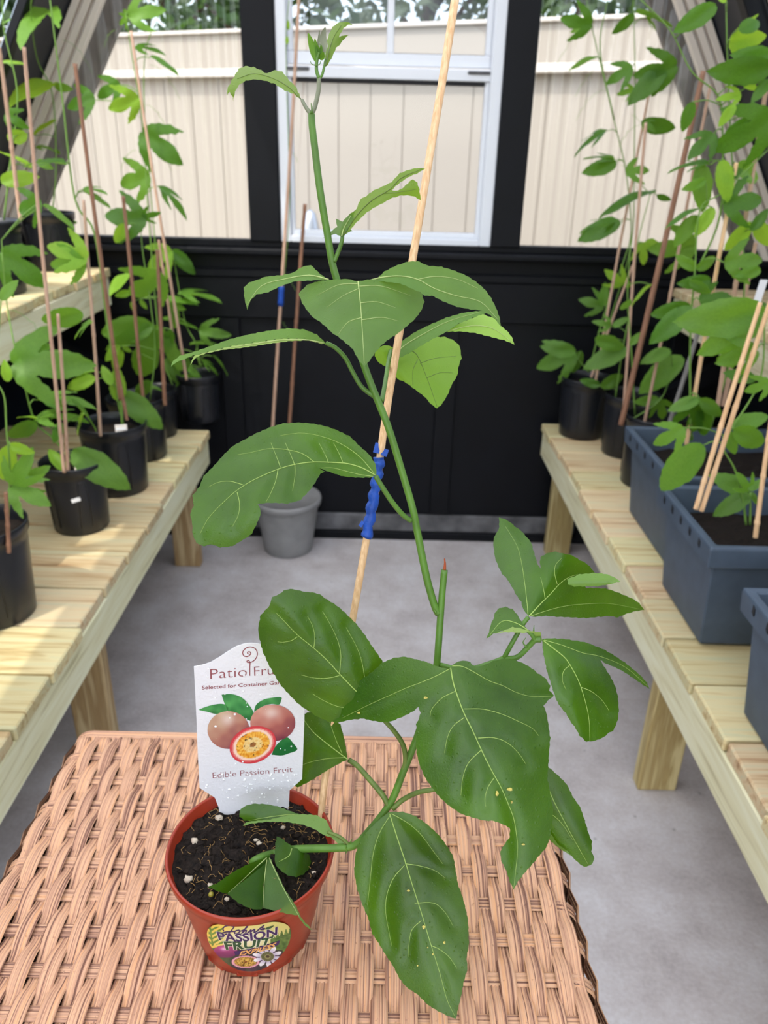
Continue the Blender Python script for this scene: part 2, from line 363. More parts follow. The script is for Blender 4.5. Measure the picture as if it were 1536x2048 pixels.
# back wall: black panel below the sill with proud framing, weathered plate at its foot
b = MB(); b.box(-1.25, 1.25, 2.6, 2.64, 0, 1.0); wb = struct('wall_back', b, M_black)
for x0, x1, y0, z0, z1 in ((-1.25, 1.25, 2.575, .93, .955), (-1.25, 1.25, 2.583, .80, .93), (.18, .25, 2.588, .1, .8), (-.55, -.48, 2.588, .1, .8), (.72, .80, 2.55, .02, .8), (.95, 1.02, 2.55, .02, .8)):
    piece('board', M_black, wb, x0, x1, y0, 2.6, z0, z1, .003)
piece('sole_plate', M_grey_wood, wb, -1.25, .72, 2.583, 2.6, .03, .095, .003)
piece('sole_plate', M_black, wb, -1.25, 1.25, 2.57, 2.6, 0, .03, .002)
piece('sole_plate', M_grey_wood, wb, .80, .95, 2.583, 2.6, .03, .095, .003)
b = MB(); b.box(-1.25, 1.25, 2.545, 2.64, 1.0, 1.022); o = struct('trim_1', b, M_black, bevel=.006)
b = MB(); b.box(-1.25, 1.25, 2.575, 2.62, 1.022, 1.045); struct('trim_2', b, M_black, bevel=.003)
for i, (x0, x1) in enumerate(((-.428, -.332), (.328, .42))):
    b = MB(); b.box(x0, x1, 2.565, 2.64, 1.04, 2.34); struct('trim_%d' % (3+i), b, M_black, bevel=.004)
# middle window: white vinyl single-hung
b = MB(); b.box(-.332, -.30, 2.575, 2.635, 1.04, 2.02); b.box(.292, .328, 2.575, 2.635, 1.04, 2.02)
b.box(-.30, .292, 2.575, 2.635, 1.04, 1.062); b.box(-.30, .292, 2.575, 2.635, 1.99, 2.02)
w1 = struct('window_1', b, M_vinyl, bevel=.003)
def wpart(name, x0, x1, y0, y1, z0, z1, mt=M_vinyl, par=w1): return piece(name, mt, par, x0, x1, y0, y1, z0, z1, .0025)
for x0, x1 in ((-.30, -.288), (.278, .292)): wpart('lower_sash_stile', x0, x1, 2.588, 2.612, 1.062, 1.52)
wpart('lower_sash_rail', -.288, .278, 2.588, 2.612, 1.062, 1.078)
wpart('meeting_rail', -.30, .292, 2.58, 2.612, 1.497, 1.528)
wpart('gasket', -.288, .278, 2.586, 2.60, 1.486, 1.497, M_gasket)
wpart('upper_sash_rail', -.30, .292, 2.605, 2.628, 1.533, 1.566)
for x0, x1 in ((-.30, -.285), (.275, .292)): wpart('upper_sash_stile', x0, x1, 2.605, 2.628, 1.566, 1.99)
wpart('muntin', -.012, .008, 2.606, 2.624, 1.566, 1.99)
for x0, x1 in ((-.30, -.235), (.225, .29)): wpart('sash_latch', x0, x1, 2.574, 2.58, 1.515, 1.524, M_grey_wood)
wpart('pane', -.288, .278, 2.598, 2.601, 1.078, 1.497, M_glass)
wpart('pane', -.285, -.012, 2.615, 2.618, 1.566, 1.99, M_glass); wpart('pane', .008, .275, 2.615, 2.618, 1.566, 1.99, M_glass)
# corrugated clear sheets either side of it
def corr(fn, u0, u1, v0, v1, pitch=.052, amp=.007, nv=1, top=None):
    b = MB(); n = int(abs(u1-u0) / pitch * 8) + 1; vs = []; fs = []
    for i in range(n+1):
        u = u0 + (u1-u0)*i/n; off = amp*math.sin(2*math.pi*u/pitch) + .25*amp*math.sin(4*math.pi*u/pitch+1)
        hi = v1 if top is None else min(v1, top(u))
        for j in range(nv+1): vs.append(fn(u, v0 + (hi-v0)*j/nv, off))
    for i in range(n):
        for j in range(nv): a = i*(nv+1)+j; fs.append((a, a+nv+1, a+nv+2, a+1))
    b.add(vs, fs); return b
ztop = lambda u: 1.157 + (1.22 - abs(u)) / .59
for i, (u0, u1) in enumerate(((-1.22, -.425), (.418, 1.22))):
    struct('window_%d' % (2+i), corr(lambda u, v, o: (u, 2.61+o, v), u0, u1, 1.04, 2.3, top=ztop), M_poly, smooth=True)
# leaning side walls
for sgn, nm in ((-1, 'left'), (1, 'right')):
    b = MB(); b.box(min(sgn*1.235, sgn*1.28), max(sgn*1.235, sgn*1.28), -1.2, 2.62, 0, 1.12)
    def slab(y0, y1, z0, z1, th=.02):
        b.add([(sgn*sx(z0), y0, z0), (sgn*sx(z0), y1, z0), (sgn*sx(z1), y1, z1), (sgn*sx(z1), y0, z1),
               (sgn*(sx(z0)+th), y0, z0), (sgn*(sx(z0)+th), y1, z0), (sgn*(sx(z1)+th), y1, z1), (sgn*(sx(z1)+th), y0, z1)],
              [(0,1,2,3),(7,6,5,4),(0,4,5,1),(1,5,6,2),(2,6,7,3),(3,7,4,0)])
    slab(2.30, 2.583, 1.10, 2.12); slab(-1.2, .45, 1.10, 1.5); slab(.45, 2.3, 1.07, 1.16)  # near panel, out of view, kept opaque so sun misses the table
    wsl = struct('wall_'+nm, b, M_navy)
    for k, y in enumerate((2.28, 1.66, 1.04, .42)):
        b = MB(); b.obox(Vector((sgn*(sx(1.6)-.012), y, 1.6)), Vector((.02, 0, .012)), Vector((0, .019, 0)), Vector((-sgn*.59*.52, 0, .52)))
        struct('trim_%d' % (5 + k + (4 if sgn > 0 else 0)), b, M_black, bevel=.002)
    fn = lambda u, v, o: (sgn*(sx(v)+.012+o), u, v)
    ztopw = 1.52 if sgn < 0 else 2.1  # left clear sheet stops low to limit direct sun indoors
    struct('window_%d' % (4 if sgn < 0 else 5), corr(fn, .45, 2.3, 1.15, ztopw), M_poly, smooth=True)
    if sgn < 0: struct('window_6', corr(fn, 1.9, 2.3, 1.52, 2.1), M_poly, smooth=True)
    # pale battens at the gable corner and the grey barge board outside the sheet
    for k in range(3):
        b = MB(); z0, z1 = 1.03, 2.1; off = .006 + .032*k
        c = Vector((sgn*(sx(1.56)-off-.01), 2.566, 1.56)); ax = Vector((-sgn*.59, 0, 1)) * .54
        b.obox(c, Vector((.0105, 0, 0)), Vector((0, .012, 0)), ax)
        o = struct('trim_%d' % (13 + k + (3 if sgn > 0 else 0)), b, M_batten, bevel=.001)
    b = MB(); c = Vector((sgn*(sx(1.6)-.045), 2.66, 1.6)); b.obox(c, Vector((.085, 0, 0)), Vector((0, .015, 0)), Vector((-sgn*.59, 0, 1))*.6)
    struct('trim_%d' % (19 + (sgn > 0)), b, M_barge)
# unseen roof, made opal to soften the sun indoors, and its rafters
b = MB()
for sgn in (-1, 1):
    b.add([(sgn*.65, -1.2, 2.1), (sgn*.65, 2.7, 2.1), (0, 2.7, 2.48), (0, -1.2, 2.48)], [(0, 1, 2, 3)])
b.add([(-sx(1.52)-.012, -1.2, 1.52), (-sx(1.52)-.012, 1.9, 1.52), (-.645, 1.9, 2.103), (-.645, -1.2, 2.103)], [(0, 1, 2, 3)])
b.add([(sx(1.5)+.012, -1.2, 1.5), (sx(1.5)+.012, .45, 1.5), (.645, .45, 2.103), (.645, -1.2, 2.103)], [(0, 1, 2, 3)])
b.add([(-.06, -1.2, 2.462), (-.06, 2.7, 2.462), (0, 2.7, 2.495), (.06, 2.7, 2.462), (.06, -1.2, 2.462), (0, -1.2, 2.495)], [(0, 1, 2, 5), (5, 2, 3, 4)])
struct('ceiling', b, M_opal)
b = MB(); b.box(-.05, .05, -1.2, 2.7, 2.43, 2.462); struct('trim_40', b, M_black)  # unseen ridge board added to block sun leaking through the roof joint
k = 21
for y in (2.28, 1.04, -.2):
    for sgn in (-1, 1):
        b = MB(); b.obox(Vector((sgn*.32, y, 2.27)), Vector((.33*sgn, 0, -.19)), Vector((0, .019, 0)), Vector((0, 0, .03)))
        struct('trim_%d' % k, b, M_black); k += 1
b = MB(); b.box(-.65, .65, 2.6, 2.63, 2.05, 2.1)
b.add([(-.65, 2.6, 2.1), (.65, 2.6, 2.1), (0, 2.6, 2.48)], [(0, 1, 2)]); struct('trim_%d' % k, b, M_black)

# ================================================================== outdoors
yaw = math.radians(-22.5); ux = Vector((math.cos(yaw), math.sin(yaw), 0)); un = Vector((math.sin(yaw), -math.cos(yaw), 0))
SH = Vector((0, 5.0, 0))
shed = thing('metal_shed', 'cream ribbed metal shed in full sun behind the greenhouse window', 'shed', SH)
def sbox(name, mt, u0, u1, n0, n1, z0, z1, bev=.004):
    b = MB(); b.obox(SH + ux*(u0+u1)/2 + un*(n0+n1)/2 + Vector((0, 0, (z0+z1)/2)), ux*(u1-u0)/2, un*(n1-n0)/2, Vector((0, 0, (z1-z0)/2)))
    return b.build(name, mt, shed, bevel=bev)
p0 = -3.6
for i in range(34):
    sbox('wall_panel', M_siding, p0 + .205*i, p0 + .205*i + .198, -.03, 0, -.1, 1.93, .0025)
sbox('wall_core', M_siding, -3.6, 3.4, -2.5, -.007, -.1, 1.92, 0)
sbox('fascia', M_siding, -3.65, 3.45, -.02, .05, 1.745, 1.925)
sbox('gutter_lip', M_trimw, -3.65, 3.45, 0, .062, 1.70, 1.745)
sbox('drip_edge', M_trimw, -3.68, 3.48, -.06, .075, 1.925, 1.945)
sbox('roof', M_trimw, -3.68, 3.48, -2.6, -.06, 1.93, 1.95)
# galvanised cone seen past the window's lower left corner
lm = thing('garden_lamp', 'shiny white metal cone shade standing outdoors beyond the window', 'lamp', onY(622, 475, 3.6))
b = MB(); L = lm.location; b.lathe(L, [(.048, 0), (.046, .01), (.034, .06), (.022, .10), (.004, .115)], 24); b.build('shade', M_galv, lm, smooth=True)
b = MB(); b.tube([L + Vector((0, 0, .01)), Vector((L.x, L.y, -.1))], .012); b.build('pole', M_gasket, lm)
# trees behind the shed: crowns of leaf clusters round a forked trunk
def tree(i, x, y, h, r, label):
    t = thing('tree', label, 'tree', (x, y, -.1), 'trees behind the shed')
    rr = random.Random(i*11+3)
    b = MB(); top = Vector((x, y, h*.75))
    b.tube(smoothline([(x, y, -.1), (x+.05, y, h*.3), (x-.08, y, h*.55), top], 4), [.16-.009*q for q in range(13)], 8)
    for q in range(6):
        a = rr.uniform(0, 6.28); s = Vector((x, y, h*rr.uniform(.3, .6)))
        b.tube([s, s + Vector((math.cos(a)*r*.4, math.sin(a)*r*.4, h*.12)), s + Vector((math.cos(a)*r*.8, math.sin(a)*r*.8, h*.18))], [.05, .035, .012], 6)
    b.build('trunk', M_bark, t, smooth=True)
    b = MB()
    for q in range(2600):
        a = rr.uniform(0, 6.28); zz = rr.uniform(.22, 1.05); rad = r * math.sin(min(1, (1.08-zz)*1.5) * 1.5) * rr.uniform(.25, 1) ** .5
        c = Vector((x + math.cos(a)*rad, y + math.sin(a)*rad, h*zz)); s = rr.uniform(.06, .16)
        d1 = Vector((rr.uniform(-1, 1), rr.uniform(-1, 1), rr.uniform(-1, .3))).normalized()*s; d2 = d1.orthogonal().normalized()*s*.45
        b.add([c-d1, c+d2, c+d1, c-d2+Vector((0, 0, s*.15))], [(0, 1, 2), (0, 2, 3)])
    f = b.build('foliage', T_leaf[i % 2], t); f['kind'] = 'stuff'
T_leaf = [leafmat('tree leaf deep', (34, 58, 30), (56, 84, 40), (70, 90, 60), .3, (90, 130, 40), .5, .3, False),
          leafmat('tree leaf grey', (62, 76, 58), (88, 100, 78), (90, 104, 84), .3, (110, 130, 80), .5, .3, False)]
for i, (x, y, h, r, lb) in enumerate(((-5.0, 10.2, 4.4, 1.2, 'tall grey-green tree behind the shed, at the far left of the window view'),
        (-3.2, 13.6, 5.4, 1.35, 'dark tree behind the shed, above its left end'), (-1.5, 10.2, 4.5, 1.25, 'grey leafy tree behind the shed, left of the window mullion'),
        (.6, 13.6, 5.6, 1.4, 'deep green tree behind the shed, right of the window mullion'), (2.2, 10.2, 4.6, 1.25, 'grey leafy tree behind the shed, above the right pane'),
        (4.4, 13.6, 5.4, 1.4, 'deep green tree behind the shed, at the far right of the window view'))):
    tree(i, x, y, h, r, lb)

# ================================================================== benches and shelves
def bench(name, label, cat, sgn, xe, xo, zt, y0, y1, fz, legs, bt=.026):
    """slatted staging: boards across, a fascia and a rear rail lengthwise, legs"""
    t = thing(name, label, cat, (sgn*(xe+xo)/2, y1, 0 if legs else zt))
    y = y1; k = 0
    while y > y0:
        w = .137 + .002*((k*7) % 3); ya = max(y-w, y0); e = .003*((k*5) % 4)-.004
        xs = sorted((sgn*(xe+e), sgn*xo)); piece('plank', M_woodx, t, xs[0], xs[1], ya, y, zt-bt - .001*(k % 2), zt - .001*((k*3) % 2), .003)
        y -= w + .006; k += 1
    xs = sorted((sgn*(xe+.003), sgn*(xe+.04))); piece('fascia_board', M_woody, t, xs[0], xs[1], y0, y1, zt-bt-fz, zt-bt-.001, .003)
    xs = sorted((sgn*(xo-.06), sgn*(xo-.022))); piece('rear_rail', M_woody, t, xs[0], xs[1], y0, y1, zt-bt-fz, zt-bt-.001, .003)
    for ly in legs:
        xs = sorted((sgn*(xe+.045), sgn*(xe+.133))); piece('leg', M_woodz, t, xs[0], xs[1], ly, ly+.038, 0, zt-bt-.001, .003)
        xs = sorted((sgn*(xo-.155), sgn*(xo-.064))); piece('leg', M_woodz, t, xs[0], xs[1], ly, ly+.038, 0, zt-bt-.001, .003)
    return t
bench('planting_bench', 'low slatted pine bench along the left wall carrying black pots', 'bench', -1, .566, 1.22, .47, .15, 2.40, .089, (.35, 1.42, 2.33))
bench('planting_bench', 'low slatted pine bench along the right wall carrying planters', 'bench', 1, .553, 1.22, .47, .15, 2.555, .089, (.25, 1.337, 2.48))
for sgn, xe, zt, y1, lb in ((-1, .872, .955, 2.53, 'upper pine shelf on the left wall with two black pots'), (1, .905, .94, 2.50, 'upper pine shelf on the right wall behind the vines')):
    s = bench('wall_shelf', lb, 'shelf', sgn, xe, 1.222, zt, .3, y1, .089, ())
    for y in (.5, 1.5, y1-.1):                                     # brackets down to the wall
        b = MB(); o = Vector((sgn*(xe+.17), y, zt-.21)); b.obox(o, Vector((sgn*.17, 0, .11)), Vector((0, .018, 0)), Vector((-.014*sgn, 0, .02)))
        b.build('bracket', M_black, s)

# ================================================================== wicker table
ZT = .745; TX0, TX1, TY0, TY1 = -.318, .172, .16, .653; PITCH = .01065; RP = .0323
table = thing('wicker_table', 'tan woven wicker table holding the red-brown pot', 'table', ((TX0+TX1)/2, (TY0+TY1)/2, 0))
def uvmesh(name, vs, fs, uvs):
    me = bpy.data.meshes.new(name); me.from_pydata(vs, [], fs); uvl = me.uv_layers.new(name='UV')
    li = 0
    for f in fs:
        for vi in f: uvl.data[li].uv = uvs[vi]; li += 1
    me.materials.append(M_wick); me.polygons.foreach_set('use_smooth', [True]*len(me.polygons)); me.update(); return me
def strand(path, widths, ribs, width, ax, thick):
    """ribbed flat band swept along path (list of (point, normal)); ax = width direction"""
    prof = []; n = ribs*4
    for i in range(n+1):
        u = -1 + 2*i/n; edge = math.sqrt(max(0, 1-u**4)); prof.append((u*width/2, thick*(.35+.65*edge) + .0006*math.cos(math.pi*2*ribs*(i/n)+math.pi) * (edge > .2)))
    vs = []; fs = []; uvs = []; P = len(prof); L = 0; last = None
    for (p, nn, wd) in path:
        if last is not None: L += (p-last).length
        last = p
        for j, (u, h) in enumerate(prof): vs.append(p + ax*u*wd + nn*h); uvs.append((j/(P-1), L*6))
    for i in range(len(path)-1):
        for j in range(P-1): a = i*P+j; fs.append((a, a+1, a+P+1, a+P))
    return vs, fs, uvs
rows = [TY1 - .0125 - RP*k for k in range(16)]
NV = int((TX1-TX0-.012)/PITCH)
def vpath(par):
    """strand along Y, over/under alternate rows, wrapped over the far and near edges"""
    out = []; rr = .014
    def wrap(yedge, sg):
        q = []
        for a in range(0, 5):
            w = a/4*math.pi/2
            q.append((Vector((0, yedge + sg*(-rr + rr*math.sin(w)), -rr + rr*math.cos(w))), Vector((0, sg*math.sin(w), math.cos(w))), 1))
        q.append((Vector((0, yedge, -.10)), Vector((0, sg, 0)), 1)); return q
    fr = wrap(TY1-.006, 1)[::-1]; out += fr
    ys = np.arange(TY1-.022, TY0+.022, -RP/6)
    for y in ys:
        ph = (rows[0]-y)/RP; s = math.cos(math.pi*(ph+par)); s = math.copysign(abs(s)**.7, s)
        out.append((Vector((0, y, .0018 + .0032*s)), Vector((0, 0, 1)), 1 + .06*s))
    out += [(Vector((0, p.y, p.z)), n_, w) for p, n_, w in wrap(TY0+.006, -1)]
    return out
vm = []
for par in (0, 1):
    pth = vpath(par); vs, fs, uvs = strand(pth, None, 4, PITCH*1.13, Vector((1, 0, 0)), .0016); vm.append(uvmesh('upright_strand', vs, [f[::-1] for f in fs], uvs))
for i in range(NV):
    x = TX0 + .011 + PITCH*(i+.5)
    o = link('strand', vm[i % 2], table); o.location = Vector((x, 0, ZT-.0070)) - table.location
    o.location.z += .0008*math.sin(i*2.1)
def hpath():
    out = []; rr = .018
    for sg in (-1,):
        pass
    def arc(xe, sg):
        q = []
        for a in range(0, 6):
            w = a/5*math.pi/2; q.append((Vector((xe + sg*(-rr + rr*math.sin(w)), 0, -rr + rr*math.cos(w))), Vector((sg*math.sin(w), 0, math.cos(w))), 1))
        q.append((Vector((xe, 0, -.10)), Vector((sg, 0, 0)), 1)); return q
    out += arc(TX0+.002, -1)[::-1]
    n = 24
    for i in range(1, n): out.append((Vector((TX0+.02 + (TX1-TX0-.04)*i/n, 0, 0)), Vector((0, 0, 1)), 1))
    out += arc(TX1-.002, 1); return out
vs, fs, uvs = strand(hpath(), None, 3, .0118, Vector((0, 1, 0)), .0014); hm = uvmesh('cross_strand', vs, fs, uvs)
for k, y in enumerate(rows):
    o = link('strand', hm, table); o.location = Vector((0, y, ZT-.0065)) - table.location
# side weave: strands running round under the rim, looping in and out of the wrapped ends
def ring(z, par, outset):
    pts = []
    cs = ((TX0, TY0, TX1, TY0, 0), (TX1, TY0, TX1, TY1, 1), (TX1, TY1, TX0, TY1, 2), (TX0, TY1, TX0, TY0, 3)); path = []
    for (xa, ya, xb, yb, q) in cs:
        d = Vector((xb-xa, yb-ya, 0)); n = Vector((d.y, -d.x, 0)).normalized(); L = d.length; m_ = int(L/(RP/2))
        for j in range(1, m_):
            s = .5+.5*math.cos(math.pi*2*(j/2+par)); path.append((Vector((xa, ya, z)) + d*(j/m_) + n*(outset*s-.002), n, 1))
    path.append(path[0]); return path
for k in range(6):
    vs, fs, uvs = strand(ring(ZT-.022-.0125*k, (k % 2)*.5, .0035), None, 3, .0112, Vector((0, 0, 1)), .0015)
    me = uvmesh('rim_strand', vs, fs, uvs); o = link('strand', me, table); o.location = -table.location
b = MB(); b.box(TX0+.012, TX1-.012, TY0+.012, TY1-.012, ZT-.10, ZT-.0115); b.build('inner_frame', M_inner, table, bevel=.008)
for x in (TX0+.035, TX1-.035):
    for y in (TY0+.035, TY1-.035):
        b = MB(); b.lathe((x, y, 0), [(.02, 0), (.022, .004)] + [(.022 + .0012*(q % 2), .012 + .011*q) for q in range(58)] + [(.022, ZT-.09)], 14); b.build('leg', M_legw, table, smooth=True)

# ================================================================== background vines in pots
def lobed(kind, seed):
    """one leaf, base at the origin, tip at y = 1, facing +z"""
    rr = random.Random(seed)
    if kind == 'T':      # three lobes
        half = [(0, 0), (.05, -.03), (.14, -.02), (.26, .04), (.40, .13), (.56, .28), (.68, .48), (.76, .66), (.64, .60), (.48, .50), (.33, .39), (.22, .32), (.20, .36), (.24, .48), (.26, .62), (.22, .76), (.13, .90), (.03, 1.0)]
    elif kind == 'N':    # three narrow lobes
        half = [(0, 0), (.06, .02), (.18, .07), (.34, .18), (.48, .34), (.56, .52), (.58, .62), (.47, .54), (.33, .42), (.21, .33), (.16, .34), (.18, .5), (.18, .68), (.13, .84), (.03, 1.0)]
    else:                # single blade
        half = [(0, 0), (.08, .0), (.18, .06), (.28, .18), (.34, .32), (.35, .46), (.31, .62), (.23, .78), (.12, .92), (.03, .99)]
    def serr(h):
        out = []
        for i in range(len(h)-1):
            a, b_ = Vector(h[i]), Vector(h[i+1]); out.append(a)
            if i > 1: n = (b_-a); n = Vector((n.y, -n.x)); out.append((a+b_)/2 + n*.13); 
        return out + [Vector(h[-1])]
    h = serr(half); poly = [(v.x, v.y) for v in h] + [(0, 1.02)] + [(-v.x*(.92+.1*rr.random()), v.y) for v in reversed(h[1:])]
    pts = [Vector(p) for p in poly]; n = len(pts)
    inner = [Vector((x, y)) for y in (.12, .26, .4, .54, .68, .82) for x in (-.4, -.27, -.12, 0, .12, .27, .4)]
    v2, _, fc, *_r = delaunay_2d_cdt(pts + inner, [], [list(range(n))], 1, 1e-4)
    d1 = rr.uniform(.16, .34); d2 = rr.uniform(.12, .35); tw = rr.uniform(-.12, .12)
    vs = []
    for v in v2:
        z = -d1*v.y**2 + d2*.5*abs(v.x) - d2*1.1*v.x**2 + tw*v.x*v.y + .018*math.sin(9*v.x + 7*v.y + seed) + .05
        z -= .03*math.exp(-(v.x/.035)**2)
        vs.append((v.x, v.y, z))
    me = bpy.data.meshes.new('leaf'); fs = []
    for f in fc:
        a, b_, c = (Vector(vs[i]) for i in f[:3]); fs.append(tuple(f) if (b_-a).cross(c-a).z > 0 else tuple(reversed(f)))
    me.from_pydata(vs, [], fs); me.polygons.foreach_set('use_smooth', [True]*len(me.polygons)); me.update(); return me
LEAFM = {}
def leaf_mesh(kind, tone, var):
    key = (kind, tone, var)
    if key not in LEAFM:
        me = lobed(kind, var*7 + ord(kind)); me.materials.append({'d': B_dark, 'm': B_mid, 'l': B_lime}[tone]); LEAFM[key] = me
    return LEAFM[key]
def fit(x, y, Y):
    """a point seen at (x, y), near depth Y, kept inside the leaning walls and clear of the upper shelves"""
    for k in range(60):
        p = onY(x, y, Y)
        sh_ = (p.x < -.80 and .80 < p.z < .97) or (p.x > .84 and .80 < p.z < .96)
        if abs(p.x) < (sx(p.z) if p.z > 1.1 else 1.22) - .05 and not sh_ and p.y < 2.50: return p
        Y -= .025
    return p
class Plant:
    def __init__(s, root, Y, r=.0022): s.root = root; s.Y = Y; s.stems = []; s.mb = MB(); s.r = r; s.n = 0
    def stem(s, px, dy=0, r=None, zb=None):
        pts = smoothline([fit(x, y, s.Y + dy) for x, y in px], 5)
        r = r or s.r; N = len(pts)
        s.mb.tube(pts, [r*(1.1-.6*i/N) for i in range(N)], 6); s.stems.append(pts)
    def leaf(s, kind, x0, y0, x1, y1, tone='m', w=1.0, face=0.0, dy=0.0, dt=None):
        s.n += 1; rr = random.Random(s.n*13 + int(x0)*7 + int(y0))
        edge = kind == 'E'
        if edge: kind = 'N' if s.n % 2 else 'S'
        Y0 = s.Y + dy + rr.uniform(-.035, .035)
        B = fit(x0, y0, Y0); T = fit(x1, y1, B.y + (rr.uniform(-.02, .02) if dt is None else dt))
        d = T - B; L = d.length
        view = (CAM - B).normalized()
        side = view.cross(d).normalized()
        n = d.normalized().cross(side); n = -n if n.dot(view) < 0 else n
        ang = math.radians(74 + rr.uniform(-6, 6)) if edge else math.radians(face + rr.uniform(-22, 22))
        if edge and n.z*math.cos(ang) + side.z*math.sin(ang) < n.z*math.cos(ang) - side.z*math.sin(ang): ang = -ang
        n = (n*math.cos(ang) + side*math.sin(ang)).normalized()
        dn = d.normalized(); xx = dn.cross(n).normalized()
        me = leaf_mesh(kind, tone, 1 + s.n % 3)
        o = link('leaf', me, s.root)
        W_ = L*w*{'T': .78, 'N': .85, 'S': .66}[kind]*(.9 if edge else 1)
        if kind == 'S': W_ *= 1
        mx = Matrix((xx*W_, dn*L, n*L)).transposed().to_4x4(); mx.translation = B - s.root.location
        o.matrix_local = mx
        best = None
        for st in s.stems:
            for q in st:
                e = (q - B).length + max(0, q.z - B.z)*.6
                if best is None or e < best[0]: best = (e, q)
        if best and .012 < best[0] < .16:
            q = best[1]; mid = (q + B)/2 + Vector((0, 0, .006))
            s.mb.tube(smoothline([q, mid, B], 4), [.0013]*9, 5)
    def tendril(s, x, y, px=40, curl=1):
        B = onY(x, y, s.Y); pts = []
        for i in range(26):
            t = i/25; a = max(0, t-.55)*28; r = .008*(1-t)
            pts.append(B + Vector((curl*px*.0012*t + r*math.sin(a)*curl, 0, -px*.0013*t*t + r*(1-math.cos(a)))))
        s.mb.tube(pts, .0006, 4)
    def done(s, m_=None): s.mb.build('stem', m_ or M_bstem, s.root, smooth=True)
def nursery(label, px, py, zb, rt, h, group, name='potted_vine', sticker=None, band=True, mt=None, rb=None, xyz=None, paper=False):
    """round nursery pot on (px, py), the middle of its base in the photograph"""
    c = Vector(xyz) if xyz else onZ(px, py, zb); rb = rb or rt*.84
    t = thing(name, label, 'potted plant', c, group)
    b = MB()
    prof = [(rb-.012, .004), (rb-.004, 0), (rb, .004)]
    prof += [(rb + (rt-.004-rb)*q, h*q) for q in (.2, .4, .6, .8)] + [(rt-.005, h-.022), (rt-.001, h-.020), (rt-.0005, h-.006), (rt, h-.002), (rt-.0015, h), (rt-.004, h-.001), (rt-.005, h-.02), (rb-.004, .01)]
    b.lathe(c, prof, 40)
    if band:                                        # moulded arch on the side of the pot
        for a0 in (-2.2, -1.0, 1.2, 2.6):
            pts = []
            for k in range(15):
                u = -1 + 2*k/14; zz = .12*h + (.68*h)*(1-abs(u)**6); a = a0 + .2*u; rr = rb + (rt-.004-rb)*zz/h + .0006
                pts.append(c + Vector((rr*math.cos(a), rr*math.sin(a), zz)))
            b.tube(pts, .0013, 5)
    pot = b.build('pot', mt or M_pot, t, smooth=True)
    b = MB(); n = 24; vs = [(c.x, c.y, c.z + h - .03)]; rr = random.Random(int(px))
    for q in (.33, .66, 1):
        for k in range(n): w = 2*math.pi*k/n; vs.append((c.x + (rt-.006)*q*math.cos(w), c.y + (rt-.006)*q*math.sin(w), c.z + h - .032 + rr.uniform(-.004, .006)))
    fs = [(0, 1+k, 1+(k+1) % n) for k in range(n)] + [(1+q*n+k, 1+(q+1)*n+k, 1+(q+1)*n+(k+1) % n, 1+q*n+(k+1) % n) for q in (0, 1) for k in range(n)]
    b.add(vs, fs); b.build('soil', M_soil, t)
    if sticker:
        a = sticker; b = MB(); zz = h*.56; r_ = rb + (rt-.004-rb)*.56 + .0012
        p = c + Vector((r_*math.cos(a), r_*math.sin(a), zz)); tx = Vector((-math.sin(a), math.cos(a), .25)).normalized()
        b.obox(p, tx*.010, Vector((math.cos(a), math.sin(a), 0))*.0006, Vector((-tx.z*math.cos(0), 0, 1)).normalized()*.0045)
        b.build('label_sticker', M_white, pot)
    if paper:                                       # printed slip lying on the soil
        b = MB(); p = c + Vector((rt*.35, -rt*.25, h-.012)); b.obox(p, Vector((.014, .004, 0)), Vector((-.004, .012, .008)), Vector((0, -.0003, .0005))); b.build('label_slip', M_batten, t)
        b = MB(); b.obox(p + Vector((0, -.002, .0012)), Vector((.012, .0035, 0)), Vector((-.001, .0022, .0015)), Vector((0, -.0002, .0003))); b.build('label_bar', M_white, t)
    return t
LB = 'black nursery pots with passion vines'
pl = {}
def P(key, *a, Y=None, **k):
    t = nursery(*a, **k); pl[key] = Plant(t, Y if Y else t.location.y)
P('L1', 'black pot nearest the camera on the left bench, cut off by the photo edge', -8, 1225, .47, .088, .195, LB)
P('L2', 'black pot with a small white sticker, in front on the left bench', 165, 1050, .47, .075, .170, LB, sticker=-1.25, paper=True)
P('L3', 'large black pot behind the stickered one on the left bench', 240, 975, .47, .088, .185, LB, paper=True)
P('L4', 'black pot half hidden behind the large one on the left bench', 285, 910, .47, .085, .18, LB)
P('L5', 'small black pot third back on the left bench, mostly hidden by leaves', 318, 868, .47, .068, .15, LB)
P('L6', 'black pot at the far end of the left bench, lit on its left side', 403, 838, .47, .072, .16, LB)
P('U1', 'black pot at the far end of the upper left shelf', 110, 538, .955, .080, .165, LB)
P('U2', 'black pot on the upper left shelf, at the left edge of the photo', -8, 585, .955, .088, .175, LB)
P('R1', 'black pot farthest away on the right bench, by the black wall', 1160, 868, .47, .084, .195, LB)
P('R2', 'black pot second from the far end of the right bench', 1248, 905, .47, .084, .19, LB)
P('R3', 'black pot directly behind the first slate planter on the right bench', 1290, 965, .47, .082, .20, LB)
